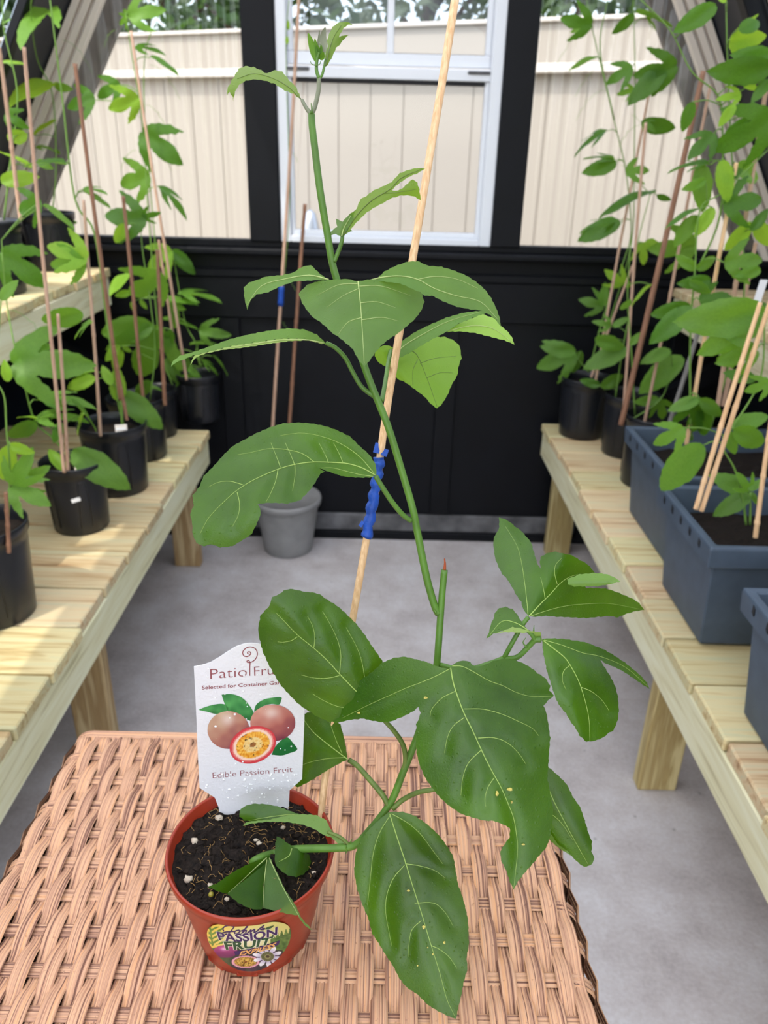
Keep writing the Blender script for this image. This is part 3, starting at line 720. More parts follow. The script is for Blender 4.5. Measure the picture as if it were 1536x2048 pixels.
def planter(key, label, x0, y0, y1, w, h, group='slate blue rectangular planters'):
    """rectangular trough: tapering walls, wide flanged rim with clip notches, soil"""
    z0 = .47; c = Vector((x0 + w/2, (y0+y1)/2, z0)); t = thing('planter_box', label, 'planter', c, group)
    b = MB(); ti = .012; l = []
    def ringq(o, z): return [Vector((x0-o, y0-o, z0+z)), Vector((x0+w+o, y0-o, z0+z)), Vector((x0+w+o, y1+o, z0+z)), Vector((x0-o, y1+o, z0+z))]
    R_ = [ringq(-.012, 0), ringq(-.004, .006), ringq(ti, h-.045), ringq(ti+.016, h-.042), ringq(ti+.019, h-.003), ringq(ti+.017, h), ringq(ti+.002, h-.001), ringq(ti-.002, h-.03), ringq(-.01, .03)]
    vs = [v for q in R_ for v in q]; fs = [(3, 2, 1, 0)]
    for i in range(len(R_)-1):
        for k in range(4): fs.append((i*4+k, i*4+(k+1) % 4, (i+1)*4+(k+1) % 4, (i+1)*4+k))
    n = (len(R_)-1)*4; fs.append((n, n+1, n+2, n+3)); b.add(vs, fs)
    b.build('box', M_slate, t, bevel=.0025)
    for q in range(5):                             # the dark clip slots along the rim
        yy = y0 + (y1-y0)*(.08 + .21*q); bb = MB()
        bb.obox(Vector((x0-ti-.0185, yy, z0+h-.014)), Vector((.0012, 0, 0)), Vector((0, .0035, .002)), Vector((0, 0, .006))); bb.build('rim_slot', M_gasket, t)
    b = MB(); nx, ny = 14, 12; vs = []; rr = random.Random(int(y0*100))
    for i in range(nx+1):
        for j in range(ny+1): vs.append((x0-.006 + (w+.012)*i/nx, y0-.006 + (y1-y0+.012)*j/ny, z0+h-.055 + rr.uniform(-.004, .006)))
    b.add(vs, [(i*(ny+1)+j, (i+1)*(ny+1)+j, (i+1)*(ny+1)+j+1, i*(ny+1)+j+1) for i in range(nx) for j in range(ny)]); b.build('soil', M_soil, t)
    pl[key] = Plant(t, (y0+y1)/2); return t
planter('P1', 'slate planter farthest back on the right bench, beside the round pots', .640, 1.545, 1.83, .40, .225)
planter('P2', 'slate planter in the middle of the right bench, front face in view', .603, 1.222, 1.45, .46, .225)
planter('P3', 'slate planter nearest the camera, cut off by the right photo edge', .603, .80, 1.03, .40, .225)
gp = nursery('round grey pot on the floor against the black back wall', 575, 1090, 0, .117, .205, None, 'floor_pot', None, False, M_greypot, .085, xyz=onZ(577, 1096, 0))
pl['G'] = Plant(gp, gp.location.y)
b = MB(); c = gp.location; b.lathe(c, [(.108, .178), (.119, .182), (.121, .197), (.119, .206), (.112, .204), (.108, .19)], 40); b.build('rim', M_greypot, gp, smooth=True)

# vines: (pixel polyline, depth offset, radius)
V = lambda k, px, dy=0, r=None: pl[k].stem(px, dy, r)
V('L1', [(14, 1085), (20, 950), (13, 860), (9, 796), (-6, 765)])
V('L2', [(150, 935), (110, 880), (70, 842), (45, 753), (27, 681), (12, 593), (3, 480)])
V('L2', [(128, 930), (120, 880), (95, 850), (72, 842)])
V('L3', [(245, 860), (240, 790), (215, 650), (190, 470), (150, 398), (125, 200), (100, 0)], 0, .0035)
V('L3', [(250, 860), (235, 800), (232, 740)])
V('L4', [(300, 800), (310, 700), (300, 600), (285, 500), (280, 430)])
V('L5', [(345, 770), (320, 690), (297, 430), (285, 250), (262, 100), (252, 30)])
V('L5', [(330, 770), (315, 560), (310, 480), (291, 260), (290, 110), (318, 30)], .03)
V('L6', [(400, 735), (393, 690), (372, 650), (360, 590), (345, 500)])
V('L6', [(405, 735), (392, 700), (420, 655)])
V('U1', [(105, 425), (112, 330), (105, 190), (75, 120), (62, 30), (66, -20)])
V('U2', [(8, 440), (20, 330), (35, 190), (8, 60), (5, -20)])
V('R1', [(1178, 745), (1205, 640), (1248, 520), (1262, 460), (1252, 345), (1228, 240), (1185, 60), (1172, -10)])
V('R1', [(1190, 745), (1220, 640), (1262, 490), (1268, 330), (1270, 130), (1266, 0)], .02)
V('R1', [(1178, 745), (1150, 712)]); V('R1', [(1228, 240), (1200, 100), (1215, 0)])
V('R2', [(1230, 800), (1245, 700), (1262, 610), (1275, 490), (1300, 390)])
V('R3', [(1270, 830), (1262, 690), (1255, 590), (1262, 480)])
V('R3', [(1262, 840), (1320, 800), (1345, 740)])
V('P1', [(1381, 860), (1380, 740), (1382, 640), (1390, 540), (1400, 420), (1445, 385), (1536, 300)])
V('P1', [(1395, 540), (1440, 430), (1445, 260), (1435, 190), (1384, 144), (1340, 60), (1277, -5)], .02, .002)
V('P1', [(1420, 860), (1460, 720), (1490, 560), (1465, 330), (1455, 120), (1452, 0)], .05)
V('P2', [(1492, 1050), (1486, 1000), (1470, 940), (1448, 900), (1446, 870)])
V('P2', [(1500, 1050), (1500, 1000), (1490, 985)]); V('P2', [(1446, 900), (1462, 860), (1520, 760), (1530, 640)])
V('G', [(552, 1000), (546, 840), (555, 700), (568, 560), (580, 400), (576, 250), (572, 80), (578, 0)], 0, .002)
pl['G'].leaf('S', 574, 88, 574, 72, 'l', 1.1); pl['G'].leaf('S', 576, 60, 577, 40, 'l', .8)
for x, y in ((575, 300), (572, 560), (556, 640), (540, 845)): pl['G'].tendril(x, y, 24, 1)

LV = '''
U2 T 12 228 50 255 d;U2 E 2 128 45 120 l;U1 E 100 22 28 52 m;U1 E 108 170 18 183 l;U1 S 110 172 140 178 m;U1 E 70 272 106 232 l;U2 S 56 268 6 282 l
U2 E 62 338 0 292 l;U2 S 2 362 74 352 l;L2 T 82 402 28 425 d;U1 E 70 296 104 292 m;U1 S 108 298 122 310 m;L3 E 132 330 45 312 d;L3 S 76 322 102 336 m
L3 E 165 380 212 378 m;L3 E 165 384 222 406 m;L2 E 85 412 152 446 m;L5 T 190 200 127 210 d;L5 T 240 170 190 192 d;L5 T 276 195 217 220 l
L5 N 257 36 325 14 m;L5 N 256 34 235 50 m;L5 N 255 30 245 15 m;L5 E 268 98 326 94 d;L5 E 300 115 358 138 d;L5 T 286 264 360 326 d;L5 T 300 352 232 370 m
L5 E 314 373 382 428 d;L4 T 292 440 204 430 d;L4 N 285 432 318 428 d;L4 S 253 448 226 488 l;L2 T 2 505 92 572 d;L2 T 174 518 91 488 l;L2 N 174 522 95 535 m
L2 S 166 624 78 650 m;L2 E 186 645 140 668 m;L2 T 28 728 172 727 m;L2 S 30 722 94 688 m;L2 S 16 762 8 722 l;L3 S 192 758 128 773 l;L3 E 195 745 132 742 m
L2 E 75 800 188 797 m;L2 E 140 802 206 850 m;L2 E 72 840 165 822 m;L2 E 74 838 34 828 l;L2 S 72 842 14 884 m;L2 S 124 846 106 886 d;L2 E 170 826 145 868 l
L1 S 20 890 4 966 l;L1 S 22 890 62 906 l;L1 T 24 972 96 1006 m;L1 N 26 970 62 908 m;L1 N 26 972 92 938 m;L2 S 126 942 100 894 l;L2 S 145 904 258 974 m
L3 S 240 788 326 854 m;L3 S 238 800 232 738 l;L4 T 308 650 280 766 m;L4 S 306 652 195 668 m;L4 S 312 655 332 692 m;L4 S 240 692 208 722 l;L4 S 244 692 264 704 l
L4 S 246 700 222 745 l;L4 T 322 545 258 602 m;L5 E 262 549 215 572 l;L5 S 262 584 230 592 l;L5 S 262 604 268 622 l;L5 S 280 600 294 618 l;L6 T 342 500 290 540 l
L6 S 346 500 388 548 d;L6 E 356 590 440 588 m;L6 E 318 602 392 596 m;L6 S 336 607 368 618 l;L6 E 326 640 394 642 m;L6 N 398 660 456 672 m;L6 S 356 700 382 748 m
L6 N 372 745 378 792 m;L6 S 376 735 404 760 m;L6 E 400 720 440 744 m;L6 E 424 712 462 742 m;L6 S 334 715 358 770 m;L6 E 380 690 432 680 m;L4 S 300 760 270 800 m
L1 S 2 600 30 560 m;L1 E -4 1340 28 1364 m;L4 S 345 660 330 700 d;L5 S 325 790 296 770 m;U1 S 118 440 152 446 d;L5 S 345 610 352 660 m;L3 S 222 770 205 730 l
R1 T 1182 48 1125 42 d;R1 N 1180 50 1142 63 m;R1 S 1268 28 1227 70 d;R1 E 1270 28 1352 40 m;R1 E 1290 36 1318 56 m;R1 E 1196 117 1138 126 m;R1 T 1264 136 1212 164 d
R2 T 1352 130 1272 156 d;R2 S 1330 140 1258 202 d;R1 N 1270 178 1234 190 m;R2 S 1284 240 1352 266 d;R2 N 1286 242 1312 262 m;R1 E 1216 262 1144 300 d;R1 S 1232 326 1167 346 d
R1 E 1230 322 1170 306 m;R2 T 1252 346 1302 334 m;R2 E 1312 388 1196 408 d;R2 S 1314 390 1342 402 d;R1 S 1240 446 1157 474 d;R1 E 1238 442 1162 446 m;R2 T 1284 486 1290 530 l
R2 S 1288 488 1328 486 l;P1 S 1432 12 1350 62 d;P1 S 1452 4 1432 -14 l;P1 T 1460 82 1536 76 l;P1 S 1464 84 1506 104 l;P1 S 1540 136 1425 150 d;P1 S 1545 118 1474 106 d
P1 S 1540 160 1504 202 d;P1 S 1486 160 1514 182 l;P1 N 1482 190 1437 196 l;P1 S 1470 210 1438 252 l;P1 S 1386 204 1364 264 d;P1 T 1426 270 1378 312 d;P1 E 1420 330 1340 326 d
P1 T 1545 232 1432 308 d;P1 S 1500 240 1458 262 d;P1 S 1400 330 1410 422 m;P1 S 1442 322 1460 402 l;P1 E 1402 420 1328 440 d;P1 S 1396 432 1345 492 m;P1 S 1426 416 1392 472 l
P1 T 1446 410 1532 398 d;P1 S 1502 444 1452 504 l;P1 S 1515 440 1540 500 l;R3 T 1390 490 1305 505 m;P1 S 1391 538 1356 514 m;P1 S 1392 538 1436 514 m;P1 T 1450 526 1532 518 m
R1 T 1246 566 1214 546 l;R1 S 1242 560 1266 574 l;R3 E 1304 570 1256 606 l;R1 T 1206 612 1164 600 m;R1 S 1206 612 1212 568 m;R2 N 1222 652 1189 642 m;R2 S 1226 654 1256 634 m
R2 S 1190 676 1252 698 m;R2 S 1254 700 1168 732 m;R1 T 1150 706 1074 736 m;R1 S 1150 704 1085 694 m;R1 S 1163 702 1142 748 m;R2 S 1200 770 1160 762 d;R2 S 1200 772 1252 752 m
P1 S 1384 618 1300 680 d;P1 S 1380 612 1304 632 d;P2 S 1528 626 1362 648 m;P2 S 1522 630 1406 712 m;P1 T 1400 602 1470 588 d;R3 S 1366 716 1276 782 m;R3 S 1340 702 1284 722 m
R3 T 1318 800 1330 842 m;R3 S 1318 798 1268 806 m;P1 T 1392 796 1392 872 d;P1 S 1398 800 1337 818 m;P1 S 1400 798 1446 834 m;P1 S 1400 812 1418 878 d;P1 T 1484 700 1436 722 m
P2 T 1512 700 1438 730 m;P2 T 1540 764 1490 786 m;P2 T 1366 856 1308 892 m;P2 S 1408 890 1312 984 m;P2 S 1464 856 1540 826 m;P2 S 1466 858 1538 894 m;P2 S 1456 860 1468 912 m
P2 S 1500 990 1427 1030 m;P2 S 1498 985 1426 950 m;P2 S 1502 985 1516 1008 m;P2 S 1500 982 1526 956 m;P2 N 1498 980 1478 950 m;R2 S 1258 840 1263 822 l;R2 S 1264 842 1280 824 l
R3 S 1260 690 1284 664 m;P1 S 1480 640 1536 600 d;P1 S 1500 460 1540 420 d;P1 S 1420 560 1360 570 d;P1 S 1380 560 1420 590 m;P1 S 1470 330 1530 360 m;P1 S 1440 360 1490 340 d
P1 S 1410 360 1370 380 m;P1 S 1475 60 1530 40 d;P2 S 1510 760 1452 744 d;P1 S 1385 880 1352 852 d;R3 S 1262 600 1240 622 m;P1 S 1520 540 1475 552 m'''
for ln in LV.strip().replace('\n', ';').split(';'):
    q = ln.split()
    if q: pl[q[0]].leaf(q[1], *[float(v) for v in q[2:6]], tone=q[6], w=float(q[7]) if len(q) > 7 else 1.0)
for k, x, y, px, cu in (('L5', 232, 60, 30, -1), ('L5', 292, 210, 40, 1), ('L5', 240, 200, 50, 1), ('L5', 305, 300, 40, 1), ('L5', 272, 300, 40, -1), ('U1', 125, 80, 60, 1), ('L5', 300, 130, 60, 1),
        ('R1', 1180, 60, 70, -1), ('R1', 1210, 130, 60, -1), ('R1', 1240, 330, 50, 1), ('R1', 1262, 230, 40, 1), ('R1', 1210, 180, 60, -1), ('P1', 1470, 590, 30, -1), ('L2', 20, 620, 60, 1), ('R2', 1280, 250, 40, -1)):
    pl[k].tendril(x, y, px, cu)
for k, q in pl.items(): q.done()

# stakes: separate canes pushed into the pots
def stake(label, px, Y, r, mt, knots=True, tape=None):
    a, b_ = onY(px[0], px[1], Y[0]), onY(px[2], px[3], Y[1])
    t = thing('bamboo_stake', label, 'stake', a, 'stakes in the pots')
    b = MB(); pts = []; rad = []; N = 24; L = (b_-a).length; rr = random.Random(int(px[0]*3+px[1]))
    nk = [rr.uniform(.1, .25) + .27*q for q in range(4)] if knots else []
    for i in range(N*4+1):
        s = i/(N*4); p = a.lerp(b_, s) + Vector((math.sin(s*5+px[0])*.0022, 0, 0))*(L*.8)
        pts.append(p); rad.append(r*(1 - .18*s) * (1 + sum(.22*math.exp(-((s-k)*L/.004)**2) for k in nk)))
    b.tube(pts, rad, 8); b.build('cane', mt, t, smooth=True)
    if tape:
        b = MB(); s0, s1 = tape; b.tube([a.lerp(b_, s0 + (s1-s0)*q/6) for q in range(7)], [r*1.5, r*1.7, r*1.55, r*1.65, r*1.5, r*1.7, r*1.5], 8); b.build('tape', M_tape, t, smooth=True)
    return t
for a in (('pale stake in the stickered pot, left one of the pair', (127, 945, 48, 94), (1.60, 1.58), .0042, M_bamp), ('short pale stake beside the tall one in the stickered pot', (137, 945, 116, 628), (1.62, 1.60), .0042, M_bamp),
          ('thick brown stake rising from the large left pot to mid window', (240, 800, 150, 127), (1.86, 1.84), .0052, M_bamd), ('slim stake at the front rim of the large left pot', (201, 872, 168, 400), (1.78, 1.78), .0042, M_bamp),
          ('knotty brown stake with its dark tip against the left pane', (287, 800, 246, 392), (2.06, 2.05), .0052, M_bamd), ('straight brown stake right of the big drooping leaf on the left bench', (330, 810, 314, 500), (2.08, 2.06), .0056, M_bamd),
          ('long pale stake leaning across the left pane', (372, 760, 262, 62), (2.3, 2.3), .0044, M_bamp), ('pale stake close beside the leaning one on the left', (352, 720, 318, 480), (2.33, 2.31), .0044, M_bamp),
          ('short dark stake with a cut top in the large left pot', (254, 840, 227, 692), (1.85, 1.85), .0044, M_bamd), ('pale stake at the top left edge of the photo', (42, 440, -2, 95), (2.0, 1.98), .0052, M_bamp),
          ('brown stake in the pot nearest on the left', (18, 1105, 12, 985), (1.24, 1.24), .0042, M_bamd),
          ('thick dark brown stake leaning in front of the right pane', (1243, 850, 1408, 142), (2.0, 2.0), .0078, M_bamd), ('thin pale stake in the farthest right pot, leaning left', (1190, 765, 1297, 186), (2.36, 2.38), .0044, M_bamp),
          ('pale stake beside the thick dark one, right bench', (1246, 830, 1291, 245), (2.1, 2.1), .0044, M_bamp), ('pale stake behind the first slate planter, left one', (1288, 850, 1422, 170), (2.02, 2.02), .0044, M_bamp),
          ('long pale stake in the middle of the first slate planter', (1372, 890, 1472, 325), (1.70, 1.70), .0052, M_bam), ('tall stake at the right, running up past the roof battens', (1434, 815, 1532, 180), (1.74, 1.74), .0056, M_bamp),
          ('stake just right of the tall one, mid right', (1446, 812, 1512, 485), (1.77, 1.77), .0052, M_bamp), ('left cane of the pair in the middle slate planter', (1391, 1018, 1520, 605), (1.26, 1.26), .0046, M_bam),
          ('right cane of the pair in the middle slate planter', (1402, 1022, 1556, 560), (1.27, 1.27), .0046, M_bam), ('cane at the right photo edge in the middle slate planter', (1510, 1075, 1548, 800), (1.24, 1.24), .0046, M_bam),
          ('twisted grey twig between the right pots', (1338, 850, 1420, 590), (1.9, 1.9), .0062, M_bamg), ('faint stake deep in the right corner pot', (1182, 755, 1266, 530), (2.4, 2.4), .0042, M_bamp)):
    stake(*a)
stake('pale stake with blue tape in the grey floor pot', (538, 1010, 597, -10), (gp.location.y-.01, gp.location.y-.01), .0056, M_bamp, False, (.455, .495))
stake('short dark bamboo stake in the grey floor pot', (566, 1005, 611, 408), (gp.location.y+.02, gp.location.y+.02), .0064, M_bamd)
# white plant label stuck among the right vines
t = thing('plant_tag', 'small white blank plant tag among the vines at the right edge', 'tag', onY(1515, 600, 1.45)); b = MB(); o = t.location
b.obox(o, Vector((.007, 0, 0)), Vector((0, .0004, 0)), Vector((.004, 0, .036))); b.build('card', M_paper, t)

# ================================================================== the passion fruit plant on the table
POT = Vector((-.0905, .419, ZT)); PH = .086; PRT = .0625; PRB = .0435
hero = thing('potted_passion_fruit', 'young passion fruit vine in a red-brown pot on the wicker table', 'potted plant', POT)
b = MB()
prof = [(PRB-.010, .003), (PRB-.003, 0), (PRB, .002), (PRB+.0005, .008)] + [(PRB + (PRT-.003-PRB)*q, PH*q) for q in (.25, .5, .75, .88)] + [(PRT-.0028, PH*.90), (PRT-.0012, PH*.915), (PRT-.0004, PH*.985), (PRT-.0008, PH), (PRT-.002, PH+.0004), (PRT-.003, PH-.001), (PRT-.0036, PH*.92), (PRT-.0052, PH*.90), (PRB-.002, .01)]
b.lathe(POT, prof, 96); pot = b.build('pot', M_terra, hero, smooth=True)
for k in range(10):                                      # moulded feet round the base
    w = 2*math.pi*(k+.5)/10; d = Vector((math.cos(w), math.sin(w), 0)); tx = Vector((-d.y, d.x, 0)); b = MB()
    b.obox(POT + d*(PRB-.0010) + Vector((0, 0, .0022)), tx*.0080, d*.0007, Vector((0, 0, .0022))); b.build('foot', M_terra, pot, bevel=.0006)
SZ = ZT + PH - .009
b = MB(); rr = random.Random(4); n = 64; vs = [(POT.x, POT.y, SZ+.003)]; RS = PRT-.0045
def soilz(x, y): return SZ + .0028*noise.noise(Vector((x*70, y*70, 1))) + .0022*noise.noise(Vector((x*190, y*190, 4))) + .0012*noise.noise(Vector((x*420, y*420, 9)))
for q in range(1, 27):
    for k in range(n): w = 2*math.pi*k/n; r_ = RS*q/26; x, y = POT.x + r_*math.cos(w), POT.y + r_*math.sin(w); vs.append((x, y, soilz(x, y) + rr.uniform(-.0006, .0006)))
fs = [(0, 1+k, 1+(k+1) % n) for k in range(n)] + [(1+q*n+k, 1+(q+1)*n+k, 1+(q+1)*n+(k+1) % n, 1+q*n+(k+1) % n) for q in range(25) for k in range(n)]
b.add(vs, fs)
for k in range(420):
    w = rr.uniform(0, 6.283); r_ = RS*.95*math.sqrt(rr.random()); x, y = POT.x + r_*math.cos(w), POT.y + r_*math.sin(w)
    b.blob((x, y, soilz(x, y)), rr.uniform(.0008, .0034) if k % 9 else rr.uniform(.003, .0052), rr.uniform(.7, 1.4), rr.uniform(.7, 1.4), rr.uniform(.5, .9), k, .9, 1)
o = b.build('soil', M_soil, hero); o['kind'] = 'stuff'
b = MB()
for k in range(150):                                     # fine dry roots lying on the mix
    w = rr.uniform(0, 6.283); r_ = RS*.9*math.sqrt(rr.random()); p = Vector((POT.x + r_*math.cos(w), POT.y + r_*math.sin(w), 0)); a = rr.uniform(0, 6.28); pts = []
    for q in range(7):
        p = p + Vector((math.cos(a), math.sin(a), 0))*rr.uniform(.0008, .0022); a += rr.uniform(-.9, .9)
        if (p - Vector((POT.x, POT.y, 0))).length > RS: break
        pts.append(Vector((p.x, p.y, soilz(p.x, p.y) + .0012 + .0014*math.sin(q*.9))))
    if len(pts) > 2: b.tube(pts, rr.uniform(.00012, .00026), 4)
o = b.build('root_fibres', M_root, hero); o['kind'] = 'stuff'
for k, (x, y, s) in enumerate(((438, 1635, .0032), (390, 1683, .0034), (376, 1758, .0036), (454, 1798, .002), (566, 1655, .002), (518, 1686, .0022), (640, 1660, .0022), (512, 1680, .0018), (628, 1745, .0018), (572, 1612, .0024), (420, 1770, .002))):
    p = onZ(x, y, SZ+.002); b = MB(); b.blob(p, s*.8, 1.1, .9, .8, k+50, .8, 2); b.build('perlite', M_perl, hero, smooth=True)
p = onZ(422, 1789, SZ+.003); b = MB(); b.blob(p, .0019, 1, 1, 1.1, 3, .2, 2); b.build('fertiliser_bead', simple('yellow green bead', (150, 140, 50), .35), hero, smooth=True)

# ---- stems: photo polyline with the distance along the view axis at each end
def zst(y): return .450 + .115*y/1690
def hs_(pts, r, mt, name='stem', dz=0, k=6, par=None, n=10, taper=None, node=()):
    P3 = [atz(q[0], q[1], (q[2] if len(q) > 2 else zst(q[1]) + dz)) for q in pts]
    sm = smoothline(P3, k); N = len(sm); r0, r1 = r if isinstance(r, tuple) else (r, r)
    b = MB(); b.tube(sm, [r0 + (r1-r0)*i/(N-1) for i in range(N)], n); return b.build(name, mt, par or hero, smooth=True), sm
C2 = lambda o, s, L: [(o[0]+x/s, o[1]+y/s) for x, y in L]
zsoil = lambda x, y: (SZ - CAM.z)/ray(x, y).z
main = [(496, 1732, zsoil(496, 1732)+.004), (517, 1717, zsoil(517, 1717)-.004), (549, 1706, .582), (586, 1699, .576), (630, 1697, .570), (672, 1696, .566), (708, 1691, .563), (735, 1665, .560), (780, 1607, .557), (806, 1545, .553), (832, 1480, .548), (855, 1410, .543), (872, 1340, .538), (879, 1260, .535), (884, 1190, .533), (889, 1140, .531)]
hs_(main, (.0030, .0023), M_stem, 'stem')
hs_([(889, 1140, .531), (890, 1128, .531), (889, 1117, .531)], (.0012, .0004), M_tip, 'dry_tip')
up = [(877, 1228, .5345), (868, 1208, .533), (852, 1150, .529), (834, 1060, .524), (826, 1020, .521), (806, 950, .517), (775, 850, .510), (735, 750, .504), (700, 640, .497), (668, 540, .489), (655, 470, .483), (640, 380, .475), (630, 300, .471), (624, 250, .468), (623, 228, .467)]
hs_(up, (.0026, .0021), M_stem, 'stem')
hs_([(623, 228, .467), (630, 212, .466), (637, 180, .464), (638, 155, .462)], (.0015, .0012), M_stem2, 'stem')
hs_([(638, 157, .462), (633, 140, .461), (634, 120, .460), (638, 105, .459)], (.0011, .0009), M_stem, 'stem')
hs_([(636, 160, .462), (644, 150, .462), (649, 130, .462), (652, 118, .462)], (.0008, .0007), M_stem, 'stem')
# petioles
hs_([(777, 1612, .557), (765, 1590, .557), (740, 1560, .562), (715, 1532, .569), (698, 1520, .573)], (.0021, .0019), M_petd, 'petiole')
hs_([(805, 1548, .553), (811, 1520, .550), (806, 1490, .545), (788, 1462, .540), (768, 1440, .537), (755, 1425, .536)], (.0019, .0016), M_petd, 'petiole')
hs_([(785, 1618, .556), (805, 1600, .555), (835, 1585, .55), (868, 1578, .545), (905, 1560, .545), (930, 1480, .540), (915, 1380, .518), (903, 1338, .503)], (.0019, .0015), M_petd, 'petiole')
hs_([(868, 1579, .546), (930, 1575, .552), (1000, 1560, .560), (1080, 1545, .57)], (.0015, .0013), M_petd, 'petiole')
hs_([(823, 1042, .5225), (806, 1030, .520), (785, 1005, .515), (765, 975, .511), (751, 952, .509)], (.0018, .0017), M_stem, 'petiole')
hs_([(750, 793, .507), (738, 786, .506), (722, 772, .506), (706, 745, .505), (690, 715, .505), (670, 695, .505), (652, 686, .505)], (.0016, .0014), M_stem, 'petiole')
hs_([(763, 802, .509), (767, 785, .515), (772, 755, .53), (777, 722, .552), (782, 702, .566)], (.0016, .0015), M_stem, 'petiole')
hs_([(668, 524, .487), (676, 505, .486), (683, 485, .484), (685, 470, .483)], (.0014, .0012), M_stem, 'petiole')
hs_([(624, 232, .467), (612, 215, .467), (604, 200, .468)], (.0013, .001), M_stem2, 'petiole')
hs_([(880, 1330, .537), (930, 1340, .535), (985, 1325, .532), (1008, 1316, .530)], (.0019, .0018), M_stem, 'stem')
hs_([(1008, 1316, .530), (1022, 1290, .528), (1045, 1250, .526), (1057, 1234, .525)], (.0017, .0015), M_stem, 'petiole')
hs_([(1008, 1317, .530), (1035, 1314, .528), (1060, 1290, .525), (1070, 1280, .523), (1082, 1279, .522)], (.0018, .0021), M_stem, 'stem')
hs_([(1070, 1282, .523), (1064, 1270, .521), (1055, 1262, .520)], (.0016, .0012), M_stem, 'petiole')
hs_([(698, 1692, .564), (690, 1682, .564), (676, 1672, .564), (655, 1664, .567)], (.0014, .0012), M_petd, 'petiole')
hs_([(541, 1708, .582), (539, 1712, .577)], (.0012, .0010), M_stem, 'petiole', k=3)
for L in ([(690, 1690), (694, 1702), (690, 1708)], [(700, 1686), (704, 1678)], [(872, 1226), (868, 1220)], [(1067, 1265), (1068, 1250)], [(622, 228), (619, 218)], [(625, 228), (622, 206)], [(1055, 1296), (1046, 1285), (1052, 1275)]):
    hs_([(x, y, zst(y)-.004 if x < 1000 else .521) for x, y in L], (.0007, .0002), M_stem, 'bract', k=3, n=5)
# young folded leaves and tendrils at the tip
def lance(P, z, w, mt):
    pts = smoothline([atz(x, y, z - .0015*i) for i, (x, y) in enumerate(P)], 4); b = MB(); N = len(pts); vs = []
    for i, p in enumerate(pts):
        t = (pts[min(i+1, N-1)] - pts[max(i-1, 0)]).normalized(); s = t.cross((CAM-p).normalized()).normalized(); ww = w*math.sin(math.pi*min(1, (i+.6)/N))**.8
        vs += [p - s*ww, p - (CAM-p).normalized()*ww*.5, p + s*ww]
    b.add(vs, [(i*3+k, i*3+k+1, i*3+k+4, i*3+k+3) for i in range(N-1) for k in (0, 1)]); return b.build('young_leaf', mt, hero, smooth=True)
T0 = (430, 20); s0 = 3.572
for L, w, mt in (([(728, 380), (712, 320), (690, 245), (665, 165)], .0022, M_shoot), ([(735, 340), (728, 280), (712, 205)], .0013, M_shoot), ([(738, 300), (740, 230), (748, 145)], .0008, M_stem2),
             ([(752, 340), (778, 270), (772, 190), (788, 124)], .0021, M_stem2), ([(740, 350), (755, 310), (760, 250)], .0012, M_shoot), ([(745, 350), (765, 335), (775, 300)], .0016, M_shoot), ([(732, 360), (738, 300), (725, 250)], .0016, M_shoot)):
    lance(C2(T0, s0, L), .460, w, mt)
for L in ([(715, 395), (690, 385), (680, 365)], [(722, 400), (750, 385), (752, 365)], [(745, 300), (752, 255), (746, 235)], [(760, 290), (770, 262)]):
    hs_([(x, y, .459) for x, y in C2(T0, s0, L)], (.0004, .0002), M_stem, 'tendril', k=4, n=4)

# ---- leaves: blade outline, main veins, and how the blade stands in space (distance at base, tip; sideways sag)
def inside(p, poly):
    c = False; j = len(poly)-1
    for i in range(len(poly)):
        a, b_ = poly[i], poly[j]
        if (a[1] > p[1]) != (b_[1] > p[1]) and p[0] < (b_[0]-a[0])*(p[1]-a[1])/(b_[1]-a[1])+a[0]: c = not c
        j = i
    return c
def segd(p, a, b_):
    ax, ay = a; bx, by = b_; dx, dy = bx-ax, by-ay; L = dx*dx+dy*dy
    t = 0 if L == 0 else max(0, min(1, ((p[0]-ax)*dx+(p[1]-ay)*dy)/L)); return math.hypot(p[0]-ax-t*dx, p[1]-ay-t*dy)
def crv(P, k=4): return [(v.x, v.y) for v in smoothline([(x, y, 0) for x, y in P], k)]
class Field:
    def __init__(s, base, tip, zb, zt, sag=0.0, cup=0.0, skew=0.0, fold=.015):
        s.b = base; s.z0 = zb; s.z1 = zt; d = (tip[0]-base[0], tip[1]-base[1]); s.L = math.hypot(*d); s.d = (d[0]/s.L, d[1]/s.L); s.sag = sag; s.cup = cup; s.skew = skew; s.fold = fold
    def __call__(s, x, y):
        u = ((x-s.b[0])*s.d[0] + (y-s.b[1])*s.d[1])/s.L; v = (-(x-s.b[0])*s.d[1] + (y-s.b[1])*s.d[0])/(s.L*.5)
        return s.z0 + (s.z1-s.z0)*u + s.cup*(u*u-u) + s.sag*v*v + s.skew*v + s.fold*(math.sqrt(v*v+.004)-.063) + .0006*math.sin(.03*x+.02*y)
